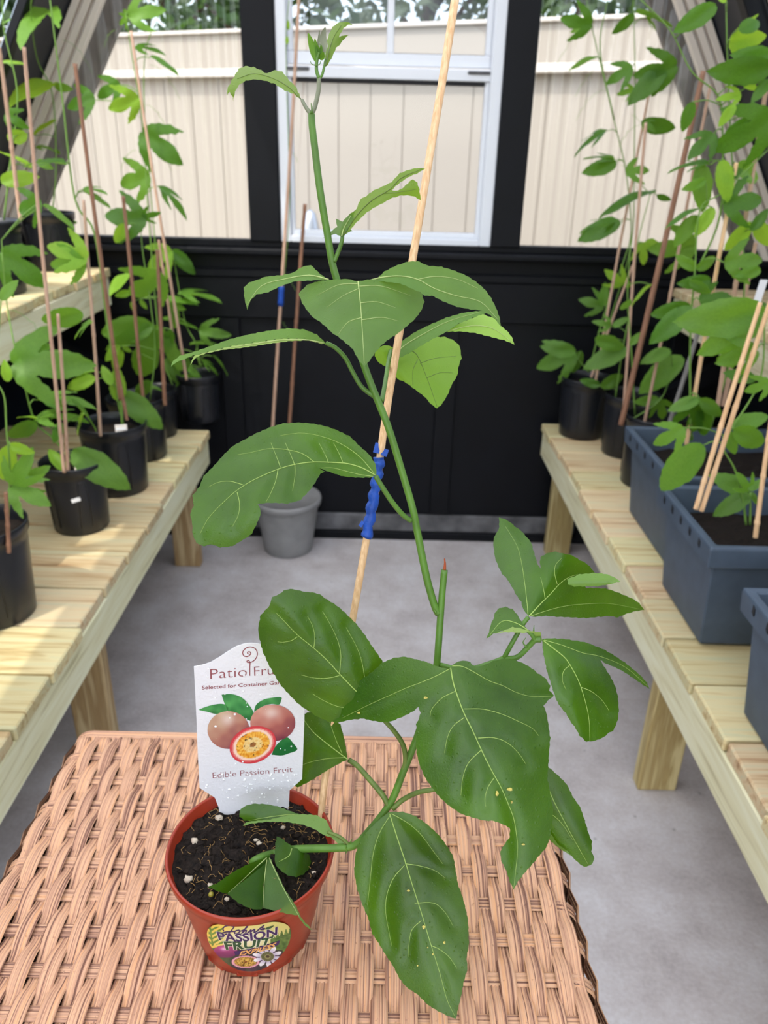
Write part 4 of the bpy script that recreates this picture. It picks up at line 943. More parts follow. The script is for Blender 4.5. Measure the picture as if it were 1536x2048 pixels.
def patch(poly, veins, fld, flip=False, step=8, teeth=1.9, per=15, quilt=.0017, par=13.0, holes=()):
    # resample the edge and give it the fine serration
    P = [Vector((x, y)) for x, y in poly]; out = []; acc = 0; n = len(P)
    area = sum(P[i].x*P[(i+1) % n].y - P[(i+1) % n].x*P[i].y for i in range(n)); sg = 1 if area > 0 else -1
    for i in range(n):
        a, b_ = P[i], P[(i+1) % n]; L = (b_-a).length; m_ = max(1, int(L/4)); nn = Vector(((b_-a).y, -(b_-a).x)).normalized()*sg if L > 0 else Vector((0, 0))
        for j in range(m_):
            ph = (acc % per)/per; tt = teeth*(ph if ph < .8 else (1-ph)*4) - teeth*.4
            out.append(a.lerp(b_, j/m_) + nn*tt); acc += L/m_
    xs = [p.x for p in out]; ys = [p.y for p in out]; opoly = [(p.x, p.y) for p in out]; inner = []
    segs = [(V_[i], V_[i+1]) for V_ in veins for i in range(len(V_)-1)]
    y = min(ys)+step/2; r_ = 0
    while y < max(ys):
        x = min(xs) + step*(.5 + .5*(r_ % 2))
        while x < max(xs):
            if inside((x, y), opoly) and min(segd((x, y), opoly[i], opoly[(i+3) % len(opoly)]) for i in range(0, len(opoly), 3)) > step*.45: inner.append(Vector((x, y)))
            x += step
        y += step*.87; r_ += 1
    v2, _, fc, *_q = delaunay_2d_cdt(out + inner, [], [list(range(len(out)))], 1, 1e-3)
    vs = []
    for v in v2:
        z = fld(v.x, v.y)
        if segs and quilt: dmin = min(segd((v.x, v.y), a, b_) for a, b_ in segs); z -= quilt*(1-math.exp(-(dmin/par)**2)) * (1 if not flip else -1)
        vs.append(atz(v.x, v.y, z))
    fs = []
    for f in fc:
        a, b_, c = (vs[i] for i in f[:3]); nn = (b_-a).cross(c-a); f = tuple(f)
        if (nn.dot(CAM-a) < 0) != flip: f = f[::-1]
        fs.append(f)
    return vs, fs
def hleaf(o, s, patches, label=None):
    """patches: (outline, veins, field, material, flip, vein material). Each vein: points, half-width in px"""
    b = MB(); mats = []; vb = []
    for q in patches:
        outl, veins, fld, mt, flip = q[:5]; vm_ = q[5] if len(q) > 5 else M_vein; kw = q[6] if len(q) > 6 else {}
        if mt not in mats: mats.append(mt)
        b.cm = mats.index(mt); vv = [crv(C2(o, s, V_)) for V_ in veins]
        vs, fs = patch(C2(o, s, outl), vv, fld, flip, **kw); b.add(vs, fs); vb.append((vv, fld, vm_, flip))
    lf = b.build('leaf', mats, hero, smooth=True)
    if label: lf['label'] = label
    for vv, fld, vm_, flip in vb:
        for i, V_ in enumerate(vv):
            m_ = MB(); w0 = (2.6 if i == 0 else 1.5); N = len(V_)
            pts = [atz(x, y, fld(x, y) - .0002) for x, y in V_]
            m_.tube(pts, [max(.00012, w0*.5*(1-.75*k/(N-1))*.53/F) for k in range(N)], 6); m_.build('midrib' if i == 0 else 'vein', vm_, lf, smooth=True)
    return lf
def px(o, s, p): return (o[0]+p[0]/s, o[1]+p[1]/s)
C3, s3 = (660, 1260), 2.599; C4, s4 = (800, 1000), 2.844; C8, s8 = (320, 500), 2.0757; C1, s1 = (320, 1240), 3.491; CS, ss = (300, 1540), 3.491; CP, sp_ = (500, 1160), 4.0
def FD(o, s, base, tip, *a, **k): return Field(px(o, s, base), px(o, s, tip), *a, **k)
# large single leaf hanging over the table edge
FA = FD(C3, s3, (310,950), (655,2022), .550, .500, .012, .02); FB = FD(C3, s3, (630,195), (955,1350), .502, .468, .018, .02)
LA = hleaf(C3, s3, [([(310,945),(380,945),(440,965),(500,1005),(560,1060),(600,1110),(640,1175),(652,1240),(665,1320),(690,1390),(715,1490),(720,1560),(722,1640),(710,1700),(715,1760),(695,1830),(680,1910),(668,1960),(655,2022),(610,2005),(560,1980),(510,1950),(450,1890),(400,1860),(360,1810),(330,1750),(290,1690),(260,1640),(220,1580),(200,1500),(165,1420),(140,1340),(125,1260),(130,1180),(150,1100),(190,1050),(240,1000),(280,965)],
  [[(310,955),(350,1080),(390,1200),(430,1330),(475,1470),(520,1620),(570,1780),(608,1920),(650,2010)],[(312,965),(260,1050),(225,1160),(208,1310),(195,1430)],[(320,955),(400,1000),(470,1060),(530,1140),(585,1215)],[(388,1222),(330,1290),(295,1380),(290,1470),(305,1560),(320,1640)],[(390,1215),(460,1225),(540,1248),(600,1290)],[(475,1510),(425,1560),(410,1640),(405,1700)],[(440,1420),(540,1420),(600,1470),(640,1540)],[(525,1640),(570,1660),(620,1700),(660,1760)]],
  FA, M_leaf, False)])
# broad three-lobed leaf
LBF = hleaf(C3, s3, [([(625,205),(560,190),(500,165),(440,150),(390,138),(330,145),(270,170),(240,200),(190,240),(150,265),(115,300),(75,370),(50,410),(25,450),(8,475),(30,485),(90,470),(160,455),(210,470),(270,480),(320,475),(380,450),(430,425),(460,400),(470,430),(462,460),(448,490),(450,530),(445,580),(450,640),(465,700),(490,760),(530,820),(570,870),(620,915),(680,955),(740,975),(800,990),(850,992),(900,1010),(935,1030),(935,1075),(910,1110),(885,1150),(890,1200),(920,1260),(935,1310),(955,1350),(975,1310),(1010,1265),(1050,1220),(1090,1170),(1125,1130),(1145,1070),(1155,1000),(1160,930),(1145,850),(1130,770),(1135,700),(1140,620),(1145,560),(1135,490),(1125,430),(1110,395),(1130,370),(1165,340),(1140,315),(1145,290),(1120,250),(1080,225),(1050,200),(1010,175),(960,155),(900,150),(850,160),(810,180),(775,195),(735,180),(730,165),(690,158),(655,168),(635,185)],
  [[(628,200),(640,270),(665,350),(700,440),(740,520),(790,630),(840,730),(890,820),(925,900),(955,980),(970,1070),(975,1150),(955,1340)],[(620,203),(560,235),(480,270),(400,300),(310,340),(200,390),(60,460)],[(635,187),(690,190),(760,225),(830,265),(900,290),(970,325),(1050,345),(1150,345)],[(648,320),(580,355),(530,410),(520,450)],[(697,410),(800,412),(900,440),(980,475),(1050,510),(1085,550)],[(698,455),(640,500),(610,560),(595,640)],[(770,562),(850,560),(920,585),(980,640),(1020,700)],[(785,625),(720,690),(690,770),(680,860)],[(852,770),(820,820),(805,880),(810,920)]],
  FB, M_leaf, False)])
# leaf behind it, low on the right
hleaf(C3, s3, [([(1100,700),(1140,715),(1190,760),(1230,800),(1265,870),(1300,920),(1325,990),(1345,1060),(1362,1100),(1360,1150),(1375,1190),(1358,1222),(1320,1232),(1290,1210),(1250,1170),(1200,1140),(1150,1100),(1100,1040),(1070,900),(1070,760)], [[(1110,740),(1150,860),(1210,980),(1280,1110),(1340,1215)],[(1130,940),(1200,1000),(1260,1090)]], FD(C3, s3, (1090,730), (1358,1222), .556, .545, .01, .01), M_leaf, False),
  ([(1100,1040),(1150,1100),(1200,1140),(1250,1170),(1235,1150),(1180,1110),(1150,1060),(1120,1030)], [], FD(C3, s3, (1090,1000), (1250,1170), .552, .545), M_leaf, True)])
# right shoot: lower two-lobed leaf, upper three-lobed leaf, small folded leaf
hleaf(C4, s4, [([(808,790),(860,787),(930,790),(1000,800),(1060,810),(1110,830),(1160,850),(1220,885),(1280,925),(1330,965),(1370,1000),(1405,1040),(1420,1075),(1380,1050),(1330,1015),(1270,975),(1220,950),(1170,930),(1140,910),(1150,930),(1170,960),(1200,1010),(1225,1060),(1240,1120),(1245,1190),(1240,1250),(1215,1310),(1180,1330),(1160,1350),(1110,1370),(1060,1375),(1020,1340),(1000,1300),(970,1260),(945,1215),(915,1180),(890,1140),(870,1080),(850,1020),(835,970),(822,910),(812,850)],
  [[(815,800),(880,850),(940,900),(980,960),(1020,1040),(1055,1150),(1075,1250),(1080,1370)],[(820,797),(920,825),(1040,870),(1140,890),(1280,950),(1410,1060)],[(965,940),(930,975),(925,1030),(945,1080)],[(1030,1065),(1090,1090),(1150,1140),(1190,1200)]], FD(C4, s4, (808,790), (1060,1375), .522, .512, .014, .02, -.004), M_leaf, False)])
hleaf(C4, s4, [([(730,660),(700,620),(690,580),(660,540),(640,500),(610,450),(580,420),(565,390),(540,330),(535,290),(530,240),(540,200),(555,180),(565,150),(562,100),(590,105),(625,125),(660,155),(690,175),(720,210),(745,240),(760,290),(775,340),(785,370),(800,390),(795,350),(800,325),(830,305),(880,293),(930,305),(980,315),(1020,340),(1060,360),(1090,390),(1108,414),(1020,425),(980,445),(1050,490),(1060,500),(1110,500),(1180,505),(1250,530),(1320,560),(1360,585),(1390,625),(1330,635),(1280,650),(1240,668),(1190,660),(1130,665),(1060,672),(980,668),(900,665),(830,660),(770,665)],
  [[(735,660),(800,590),(860,530),(910,475),(960,440),(1010,424)],[(728,650),(720,560),(705,440),(690,350),(665,260),(600,150)],[(745,660),(850,625),(960,600),(1080,590),(1200,590),(1370,622)],[(895,480),(880,420),(885,370),(920,330)],[(825,560),(815,500),(800,440)]], FD(C4, s4, (730,660), (930,300), .525, .548, .010, -.02), M_leaf, False),
  ([(950,448),(980,440),(1020,422),(1110,415),(1170,420),(1210,435),(1255,462),(1200,478),(1130,490),(1060,492),(990,492),(955,480)], [], FD(C4, s4, (950,470), (1255,462), .531, .527), M_leaf, True)])
hleaf(C4, s4, [([(735,745),(715,725),(690,690),(665,650),(640,620),(600,607),(565,615),(540,640),(530,680),(515,710),(510,740),(492,790),(530,762),(580,745),(640,735),(700,742)], [[(730,742),(660,700),(580,690),(510,770)]], FD(C4, s4, (735,745), (500,780), .520, .515, .004), M_leaf, False),
  ([(530,764),(580,747),(640,722),(690,730),(740,745),(800,752),(808,800),(770,790),(735,752),(700,757),(640,752),(580,753)], [], FD(C4, s4, (735,745), (500,780), .518, .514), M_leaf2, True)])
# long leaf arching left at mid height
hleaf(C8, s8, [([(900,935),(895,890),(870,850),(830,815),(790,775),(740,750),(690,732),(630,720),(570,716),(510,720),(460,735),(400,760),(345,790),(300,815),(260,855),(225,895),(180,940),(165,980),(135,1020),(140,1060),(125,1095),(135,1140),(135,1180),(150,1215),(180,1230),(215,1222),(250,1235),(300,1230),(350,1200),(380,1180),(400,1140),(418,1100),(415,1070),(405,1055),(440,1050),(480,1050),(530,1053),(580,1040),(620,1000),(645,965),(665,930),(685,920),(660,905),(700,920),(760,940),(820,945),(870,945)],
  [[(895,935),(840,905),(780,887),(720,882),(640,880),(560,890),(490,910),(430,935),(370,965),(310,1005),(250,1060),(200,1115),(165,1180)],[(890,928),(820,850),(720,790),(600,760),(500,770)],[(640,880),(590,845),(520,828),(450,825),(380,840),(320,850)],[(345,975),(290,960),(240,965),(200,985)],[(320,1005),(330,1050),(325,1100),(300,1150)],[(490,910),(480,960),(455,1020),(440,1045)],[(560,890),(560,940),(550,1000)],[(885,940),(820,930),(720,905),(670,905)]]
  + [[(x, 884+max(0, (640-x)*.13)), (x-14, 850+max(0, (640-x)*.1)), (x-40, 800)] for x in (760, 700, 560, 500)], FD(C8, s8, (900,935), (150,1180), .509, .498, .014, .02), M_leaf, False)])
# big drooping leaf near the middle, three lobes
MV = M_veinp
hleaf(C8, s8, [([(575,180),(610,145),(660,128),(720,122),(780,120),(822,130),(870,122),(910,122),(960,125),(1010,140),(1060,155),(1085,180),(1098,215),(1085,250),(1060,285),(1020,320),(990,345),(950,370),(920,395),(890,430),(870,460),(850,482),(830,465),(815,440),(800,410),(770,385),(740,360),(715,345),(690,320),(660,295),(635,280),(610,250),(590,220)],
  [[(822,130),(830,200),(838,300),(848,470)],[(825,160),(760,190),(690,240)],[(832,220),(900,215),(980,240)],[(838,280),(780,300),(740,350)],[(838,290),(920,280),(990,295)],[(826,140),(740,145),(650,190)],[(828,150),(920,150),(1040,190)]], FD(C8, s8, (822,125), (850,482), .472, .446, .010, -.01, 0, .005), M_leaf2, False, MV),
  ([(895,126),(930,90),(980,65),(1030,48),(1070,46),(1110,65),(1170,70),(1220,85),(1270,105),(1310,130),(1350,165),(1375,200),(1395,240),(1410,280),(1415,320),(1395,290),(1370,270),(1330,250),(1280,245),(1230,235),(1180,215),(1130,190),(1098,190),(1080,176),(1000,140)],
  [[(870,126),(930,112),(1000,108),(1070,122),(1140,160),(1230,190),(1330,215),(1400,285)],[(1070,122),(1140,110),(1230,120),(1320,160)]], FD(C8, s8, (850,125), (1415,320), .474, .478, .006, -.01, 0, .006), M_leaf2, False, MV),
  ([(695,122),(660,95),(640,75),(625,62),(590,70),(550,95),(500,105),(440,110),(400,125),(370,135),(348,155),(350,200),(362,248),(375,210),(400,185),(450,175),(500,150),(560,130),(620,127)],
  [[(700,122),(620,105),(520,120),(420,150),(360,230)]], FD(C8, s8, (700,124), (355,220), .480, .486, .004, -.01, 0, .006), M_leaf2, False, MV)])
# leaf seen edge-on, pointing left
hleaf(C8, s8, [([(690,388),(650,350),(600,330),(530,325),(450,335),(370,350),(290,370),(220,395),(150,420),(80,440),(50,465),(45,485),(70,465),(100,455),(130,440),(180,428),(300,398),(400,383),(500,368),(600,370),(660,382)], [], FD(C8, s8, (690,388), (50,470), .5095, .504, .0, 0, 0, 0), M_leaf2, False, MV),
  ([(690,388),(660,382),(600,370),(500,368),(400,383),(300,398),(180,428),(140,440),(125,478),(150,445),(190,430),(260,415),(350,405),(450,390),(540,378),(620,375),(670,390)], [[(680,386),(600,372),(500,374),(400,388),(300,404),(170,432)]], FD(C8, s8, (690,388), (50,470), .504, .496, 0, 0, 0, 0), M_leaf2, True, MV)])
# folded leaf right of the stake, and its yellow-green lobe hanging below
hleaf(C8, s8, [([(945,470),(940,440),(950,415),(1000,380),(1060,340),(1120,310),(1190,280),(1260,260),(1330,252),(1370,260),(1340,266),(1290,285),(1240,305),(1190,340),(1140,365),(1080,400),(1030,430),(980,455)], [[(950,460),(1010,400),(1100,345),(1200,295),(1330,256)]], FD(C8, s8, (945,465), (1360,258), .566, .560, .01), M_leaf2, False, MV),
  ([(1190,340),(1240,305),(1290,285),(1340,266),(1390,285),(1415,315),(1440,335),(1460,360),(1472,392),(1430,375),(1370,360),(1310,345),(1250,338)], [[(1200,335),(1290,315),(1380,325),(1465,385)]], FD(C8, s8, (1190,335), (1472,392), .563, .560), M_backlit, True, MV),
  ([(890,440),(895,415),(930,395),(960,400),(985,440),(1030,430),(1080,395),(1130,362),(1180,360),(1220,375),(1245,400),(1252,450),(1240,480),(1235,520),(1210,560),(1195,600),(1170,640),(1150,658),(1125,640),(1100,610),(1060,580),(1020,550),(985,535),(950,490),(910,470)], [[(960,440),(1050,420),(1100,510),(1150,650)],[(1080,470),(1140,450),(1230,440)],[(1110,530),(1160,510),(1215,510)],[(1070,455),(1050,500),(1050,560)]], FD(C8, s8, (950,450), (1150,658), .570, .578, .01), M_backlit, False, M_petd)])
# upper leaves
hleaf(T0, s0, [([(615,640),(600,600),(575,540),(540,515),(515,480),(480,440),(430,430),(400,440),(370,455),(330,430),(275,408),(215,400),(170,420),(145,460),(110,520),(85,570),(88,610),(105,585),(125,620),(130,655),(138,600),(160,550),(185,525),(220,505),(290,495),(360,505),(430,530),(500,575),(560,600)], [[(612,635),(540,560),(420,490),(280,455),(160,490)]], FD(T0, s0, (612,640), (110,590), .468, .462, .02), M_shoot, True, M_petd, {'teeth': 3})])
hleaf(T0, s0, [([(785,405),(775,380),(785,340),(790,290),(805,270),(800,220),(815,170),(840,120),(870,95),(910,85),(960,88),(985,108),(950,105),(920,130),(895,170),(885,195),(920,180),(955,178),(920,210),(890,250),(865,270),(850,310),(830,350),(800,400)], [[(788,400),(810,310),(845,200),(900,110)]], FD(T0, s0, (788,400), (930,95), .462, .466, .01), M_shoot, True, M_petd)])
hleaf(T0, s0, [([(918,1608),(960,1540),(985,1460),(1010,1420),(1040,1350),(1080,1330),(1130,1290),(1200,1260),(1260,1230),(1320,1165),(1390,1140),(1440,1130),(1505,1130),(1450,1165),(1390,1190),(1340,1220),(1290,1260),(1265,1290),(1310,1290),(1350,1265),(1390,1225),(1415,1208),(1445,1235),(1460,1280),(1470,1360),(1430,1335),(1390,1325),(1330,1325),(1260,1345),(1200,1380),(1140,1410),(1080,1450),(1040,1490),(1000,1530),(960,1580)], [[(920,1605),(1010,1470),(1120,1360),(1250,1280),(1330,1200),(1480,1135)],[(1200,1310),(1320,1300),(1440,1280)]], FD(T0, s0, (915,1610), (1470,1150), .483, .470, .01), M_shoot, True, M_petd),
  ([(905,1620),(860,1600),(770,1630),(830,1580),(872,1550),(862,1490),(910,1512),(955,1465),(1000,1430),(985,1500),(950,1560),(985,1578),(950,1590),(920,1615)], [[(905,1615),(920,1560),(970,1470)]], FD(T0, s0, (905,1620), (990,1440), .482, .478), M_leaf2, False, MV)])
# leaf standing in front of the tag
hleaf(CP, sp_, [([(1020,1090),(1060,1000),(1070,900),(1075,760),(1060,650),(1020,590),(970,520),(920,440),(850,350),(780,280),(720,225),(680,195),(600,145),(560,115),(500,98),(440,95),(380,80),(320,70),(270,85),(230,115),(180,135),(165,170),(160,200),(120,245),(85,280),(75,330),(65,380),(70,440),(85,510),(100,570),(120,610),(150,680),(190,750),(230,820),(280,880),(330,935),(380,985),(430,1025),(490,1060),(530,1090),(580,1110),(640,1138),(700,1120),(780,1120),(900,1110)],
  [[(990,1050),(900,940),(815,855),(715,750),(620,645),(510,545),(375,435),(270,325),(205,260)],[(715,750),(725,660),(725,580),(700,480),(650,370),(580,250)],[(715,765),(620,785),(510,783),(410,760)],[(510,545),(518,470),(505,380),(460,290)],[(378,455),(330,485),(270,497),(220,495)],[(960,1015),(930,860),(880,600),(770,380)],[(960,1030),(740,1020),(600,970),(500,910)]], FD(CP, sp_, (1020,1090), (190,160), .534, .512, .010, .02), M_leaf, False)])
# lower left leaf behind the tag
hleaf(C1, s1, [([(1310,975),(1300,900),(1285,820),(1260,730),(1220,690),(1150,660),(1060,640),(980,660),(930,760),(900,900),(890,1050),(920,1150),(960,1170),(1040,1130),(1120,1080),(1200,1030),(1270,993)], [[(1310,972),(1200,890),(1100,810),(1050,760),(1000,690)],[(1290,960),(1150,970),(1000,1010),(920,1080)],[(1270,930),(1230,840),(1180,700)]], FD(C1, s1, (1310,975), (930,900), .566, .622, .002, 0, 0, .003), M_leaf, False)])
# leaves over the soil
hleaf(C1, s1, [([(1285,1568),(1250,1520),(1190,1490),(1170,1450),(1130,1420),(1060,1375),(960,1352),(890,1328),(820,1300),(740,1285),(650,1282),(590,1300),(555,1330),(555,1372),(590,1400),(640,1408),(770,1395),(900,1365),(1000,1358),(1080,1372),(1150,1420)], [[(1100,1400),(960,1360),(800,1370),(620,1400)]], FD(C1, s1, (1280,1568), (560,1350), .568, .585, .01), M_leaf, False),
  ([(1290,1570),(1280,1530),(1220,1500),(1180,1440),(1165,1400),(1090,1362),(1000,1355),(900,1362),(770,1392),(640,1405),(600,1412),(578,1440),(640,1420),(760,1408),(900,1412),(1000,1430),(1080,1460),(1140,1500),(1200,1520),(1240,1560)], [], FD(C1, s1, (1280,1568), (580,1430), .566, .580), M_leaf, True)])
hleaf(CS, ss, [([(870,600),(873,560),(875,520),(885,465),(910,470),(960,510),(1010,545),(1060,560),(1110,590),(1125,640),(1110,690),(1070,730),(1020,748),(960,735),(910,700),(875,660)], [[(990,548),(970,600),(900,640)]], FD(CS, ss, (1000,550), (950,735), .570, .548, .003, 0, 0, .003), M_leaf, False)], 'small round leaf over the soil')
hleaf(CS, ss, [([(405,815),(470,790),(540,740),(600,700),(680,660),(760,630),(835,598),(830,640),(700,740),(600,815),(540,866),(480,850)], [[(815,612),(740,680),(640,775),(545,860)]], FD(CS, ss, (835,600), (405,815), .574, .540, 0, 0, 0, 0), M_leaf, False, MV),
  ([(835,598),(820,640),(700,740),(600,815),(540,866),(570,890),(620,930),(680,960),(740,975),(785,970),(792,800),(810,640)], [[(818,615),(800,760),(788,965)]], FD(CS, ss, (835,600), (680,960), .576, .530, 0, 0, 0, 0), M_leaf, False, MV),
  ([(835,598),(812,640),(793,800),(785,970),(800,965),(880,985),(960,1005),(1030,1015),(1060,1060),(1090,1095),(1130,1118),(1110,1090),(1080,1060),(1050,1020),(1020,950),(980,890),(940,830),(900,740),(860,660)], [[(830,610),(900,760),(960,880),(1040,1020)]], FD(CS, ss, (835,600), (1050,1050), .575, .514, 0, 0, 0, 0), M_leaf2, False, MV)])

# pale insect scars on the two big blades
M_scar = simple('pale leaf scar', (176, 164, 84), .6, .2, 0, 10, .2, 900)
def scars(lf, fld, L):
    for x, y, r_, e in L:
        pts = [px(C3, s3, (x + r_*math.cos(w)*(1 + .25*math.sin(3*w + x)), y + r_*e*math.sin(w))) for w in (6.2832*k/9 for k in range(9))]
        b = MB(); b.add([atz(a, c, fld(a, c) - .0020) for a, c in pts] + [atz(a, c, fld(a, c) - .0016) for a, c in pts], [tuple(range(8, -1, -1))] + [(k, (k+1) % 9, 9+(k+1) % 9, 9+k) for k in range(9)]); b.build('scar', M_scar, lf)
scars(LA, FA, ((408, 1355, 9, .6), (487, 1545, 8, 1.3), (595, 1625, 6, 1.4), (508, 1650, 4, 1), (455, 1745, 4, 1), (535, 1685, 4, 1.5)))
scars(LBF, FB, ((868, 850, 8, 1.8), (935, 828, 15, .6), (945, 895, 5, 1.5), (497, 352, 10, .6), (1005, 1115, 9, .5), (150, 430, 8, .7)))
# ---- stake with blue tape
A, B_ = atz(640, 1655, .611), atz(911, -6, .503)
stk = thing('bamboo_stake', 'long pale bamboo stake with blue tape supporting the potted vine on the table', 'stake', A, 'stakes in the pots')
zq = lambda y: 1/(1/.611 + (1/.503-1/.611)*(1655-y)/1661)
spx = [(640, 1655), (650, 1560), (672, 1430), (705, 1240), (730, 1095), (751, 985), (762, 900), (775, 810), (800, 660), (825, 520), (858, 320), (885, 160), (911, -6)]
sp3 = smoothline([atz(x, y, zq(y)) for x, y in spx], 6)
b = MB(); b.tube(sp3, [.00275]*len(sp3), 12); b.build('cane', M_bam, stk, smooth=True)
tp = [p for p in sp3 if 903 < proj(p)[1] < 1095]
sm = smoothline(tp, 4); rt_ = random.Random(2); sm = [p + Vector((-.0006 + .0005*math.sin(i*.9), -.0003, 0)) for i, p in enumerate(sm)]
b = MB(); b.tube(sm, [.0039 + .0005*math.sin(i*1.1) + rt_.uniform(-.0003, .0003) for i in range(len(sm))], 14); tpo = b.build('tape', M_tape, stk, smooth=True)
b = MB()
for (x, y), (x1, y1) in (((752, 906), (757, 886)), ((767, 912), (772, 898)), ((726, 1050), (720, 1046))):
    p, q = atz(x, y, zq(y)-.003), atz(x1, y1, zq(y)-.002); s_ = (q-p).cross(CAM-p).normalized()*.0022; dn = (CAM-p).normalized()*.0003
    b.add([p-s_-dn, p+s_-dn, q+s_-dn, q-s_-dn, p-s_+dn, p+s_+dn, q+s_+dn, q-s_+dn], [(0,3,2,1),(4,5,6,7),(0,1,5,4),(1,2,6,5),(2,3,7,6),(3,0,4,7)])
b.build('tape_end', M_tape, stk)

# ================================================================== plant tag with its print
tyaw = math.radians(7); TN = Vector((math.sin(tyaw), -math.cos(tyaw), 0)); TP = Vector((-.10, .458, .85))
def onTag(x, y, off=0.0):
    r = ray(320 + x/s1, 1240 + y/s1); t = (TP - CAM).dot(TN)/r.dot(TN); return CAM + r*t + TN*off
tagr = thing('plant_tag', 'white passion fruit tag with fruit picture stuck upright in the red-brown pot', 'tag', onTag(600, 1340))
TO = [(236,325),(290,316),(350,296),(410,262),(470,222),(530,185),(590,165),(640,160),(690,166),(750,186),(800,222),(850,262),(900,292),(960,310),(1012,312),(1012,500),(1008,700),(998,960),(992,1110),(905,1190),(900,1285),(898,1400),(420,1400),(410,1310),(382,1240),(276,1172),(262,900),(250,600)]
def flat(poly, fn, off, mt, name, par, thick=0, colour=None, step=None):
    pts = [Vector(p) for p in poly]; inner = []
    if step:
        xs = [p[0] for p in poly]; ys = [p[1] for p in poly]; y = min(ys)
        while y < max(ys):
            x = min(xs)
            while x < max(xs):
                if inside((x, y), poly): inner.append(Vector((x + .01*y % 1, y)))
                x += step
            y += step
    v2, _, fc, *_q = delaunay_2d_cdt(pts + inner, [], [list(range(len(pts)))], 1, 1e-4)
    vs = [fn(v.x, v.y, off) for v in v2]; fs = []
    for f in fc:
        a, b_, c = (vs[i] for i in f[:3]); fs.append(tuple(f) if (b_-a).cross(c-a).dot(CAM-a) > 0 else tuple(f)[::-1])
    b = MB(); b.add(vs, fs)
    if thick:
        n = len(vs); m_ = len(pts); b.add([fn(v.x, v.y, off-thick) for v in v2], [f[::-1] for f in fs])
        idx = {}; 
        for i, p in enumerate(poly):
            j = min(range(n), key=lambda k: (v2[k].x-p[0])**2 + (v2[k].y-p[1])**2); idx[i] = j
        b.f += [(idx[i], idx[i]+n, idx[(i+1) % m_]+n, idx[(i+1) % m_]) for i in range(m_)]; b.mi += [0]*m_
    o = b.build(name, mt, par, smooth=bool(step))
    if colour:
        at = o.data.color_attributes.new('Col', 'FLOAT_COLOR', 'POINT')
        for i, v in enumerate(v2): at.data[i].color = colour(v.x, v.y)
    return o
flat(TO, onTag, 0, M_paper, 'card', tagr, .0005)
def fontmesh(s, off=0.0, res=3):
    cu = bpy.data.curves.new('t', 'FONT'); cu.body = s; cu.fill_mode = 'FRONT'; cu.resolution_u = res; cu.offset = off
    o = bpy.data.objects.new('t', cu); COL.objects.link(o); bpy.context.view_layer.update()
    me = bpy.data.meshes.new_from_object(o.evaluated_get(bpy.context.evaluated_depsgraph_get())); bpy.data.objects.remove(o)
    vs = [(v.co.x, v.co.y) for v in me.vertices]; fs = [tuple(p.vertices) for p in me.polygons]; bpy.data.meshes.remove(me); return vs, fs
CAPH = max(v[1] for v in fontmesh('E')[0])
def text(s, quad, fn, off, mt, par, bold=0.0, sag=0.0, shear=0.0, name='lettering'):
    """lay a line of type into a quadrilateral (top left, top right, bottom right, bottom left), cap height = its sides"""
    vs, fs = fontmesh(s, bold); rf = [v[0] for v in fontmesh(s, 0)[0]]; x0 = min(rf); x1 = max(rf); out = []
    (ax, ay), (bx, by), (cx, cy), (dx, dy) = quad
    for x, y in vs:
        v = y/CAPH; u = (x-x0)/(x1-x0) + shear*(v-.5)
        X = (dx + (cx-dx)*u)*(1-v) + (ax + (bx-ax)*u)*v; Y = (dy + (cy-dy)*u)*(1-v) + (ay + (by-ay)*u)*v + sag*4*u*(1-u); out.append(fn(X, Y, off))
    b = MB(); g = []
    for f in fs:
        a, b_, c = (out[i] for i in f[:3]); g.append(f if (b_-a).cross(c-a).dot(CAM-a) > 0 else f[::-1])
    b.add(out, g); return b.build(name, mt, par)
def stroke(P, w, fn, off, mt, par, name='print_line', k=6):
    L = crv(P, k); b = MB(); vs = []; N = len(L)
    for i, (x, y) in enumerate(L):
        x0, y0 = L[max(0, i-1)]; x1, y1 = L[min(N-1, i+1)]; d = math.hypot(x1-x0, y1-y0) or 1; nx, ny = -(y1-y0)/d, (x1-x0)/d; ww = w(i/(N-1)) if callable(w) else w
        vs += [fn(x+nx*ww, y+ny*ww, off), fn(x-nx*ww, y-ny*ww, off)]
    fs = [(2*i, 2*i+1, 2*i+3, 2*i+2) for i in range(N-1)]
    a, b_, c = (vs[i] for i in fs[0][:3])
    if (b_-a).cross(c-a).dot(CAM-a) < 0: fs = [f[::-1] for f in fs]
    b.add(vs, fs); return b.build(name, mt, par)
O1 = .0002
text('Patio', [(348,342),(608,324),(608,391),(350,411)], onTag, O1, M_text, tagr, -.012)
text('Fruit', [(655,325),(860,310),(862,373),(657,390)], onTag, O1, M_text, tagr, -.012)
text('Selected for Container Gardens', [(293,459),(930,418),(930,442),(294,484)], onTag, O1, M_text, tagr, .012)
text('Edible Passion Fruit', [(366,1064),(924,1021),(925,1060),(368,1104)], onTag, O1, M_text, tagr, -.012)
stroke([(627,388),(627,330),(628,296),(618,282),(607,286),(612,295),(640,292),(668,270),(680,235),(668,203),(635,187),(600,196),(578,222),(585,248),(610,254),(632,238),(628,222),(612,224),(612,234),(620,236)], 3.2, onTag, O1, M_text, tagr, 'spiral_emblem')
def mixc(a, b_, t): t = max(0, min(1, t)); return tuple(a[i] + (b_[i]-a[i])*t for i in range(3))
def ell(cx, cy, rx, ry, rot=0, n=48): return [(cx + rx*math.cos(w)*math.cos(rot) - ry*math.sin(w)*math.sin(rot), cy + rx*math.cos(w)*math.sin(rot) + ry*math.sin(w)*math.cos(rot)) for w in (2*math.pi*k/n for k in range(n))]
nzf = lambda x, y, s: noise.noise(Vector((x*s, y*s, 3.7)))
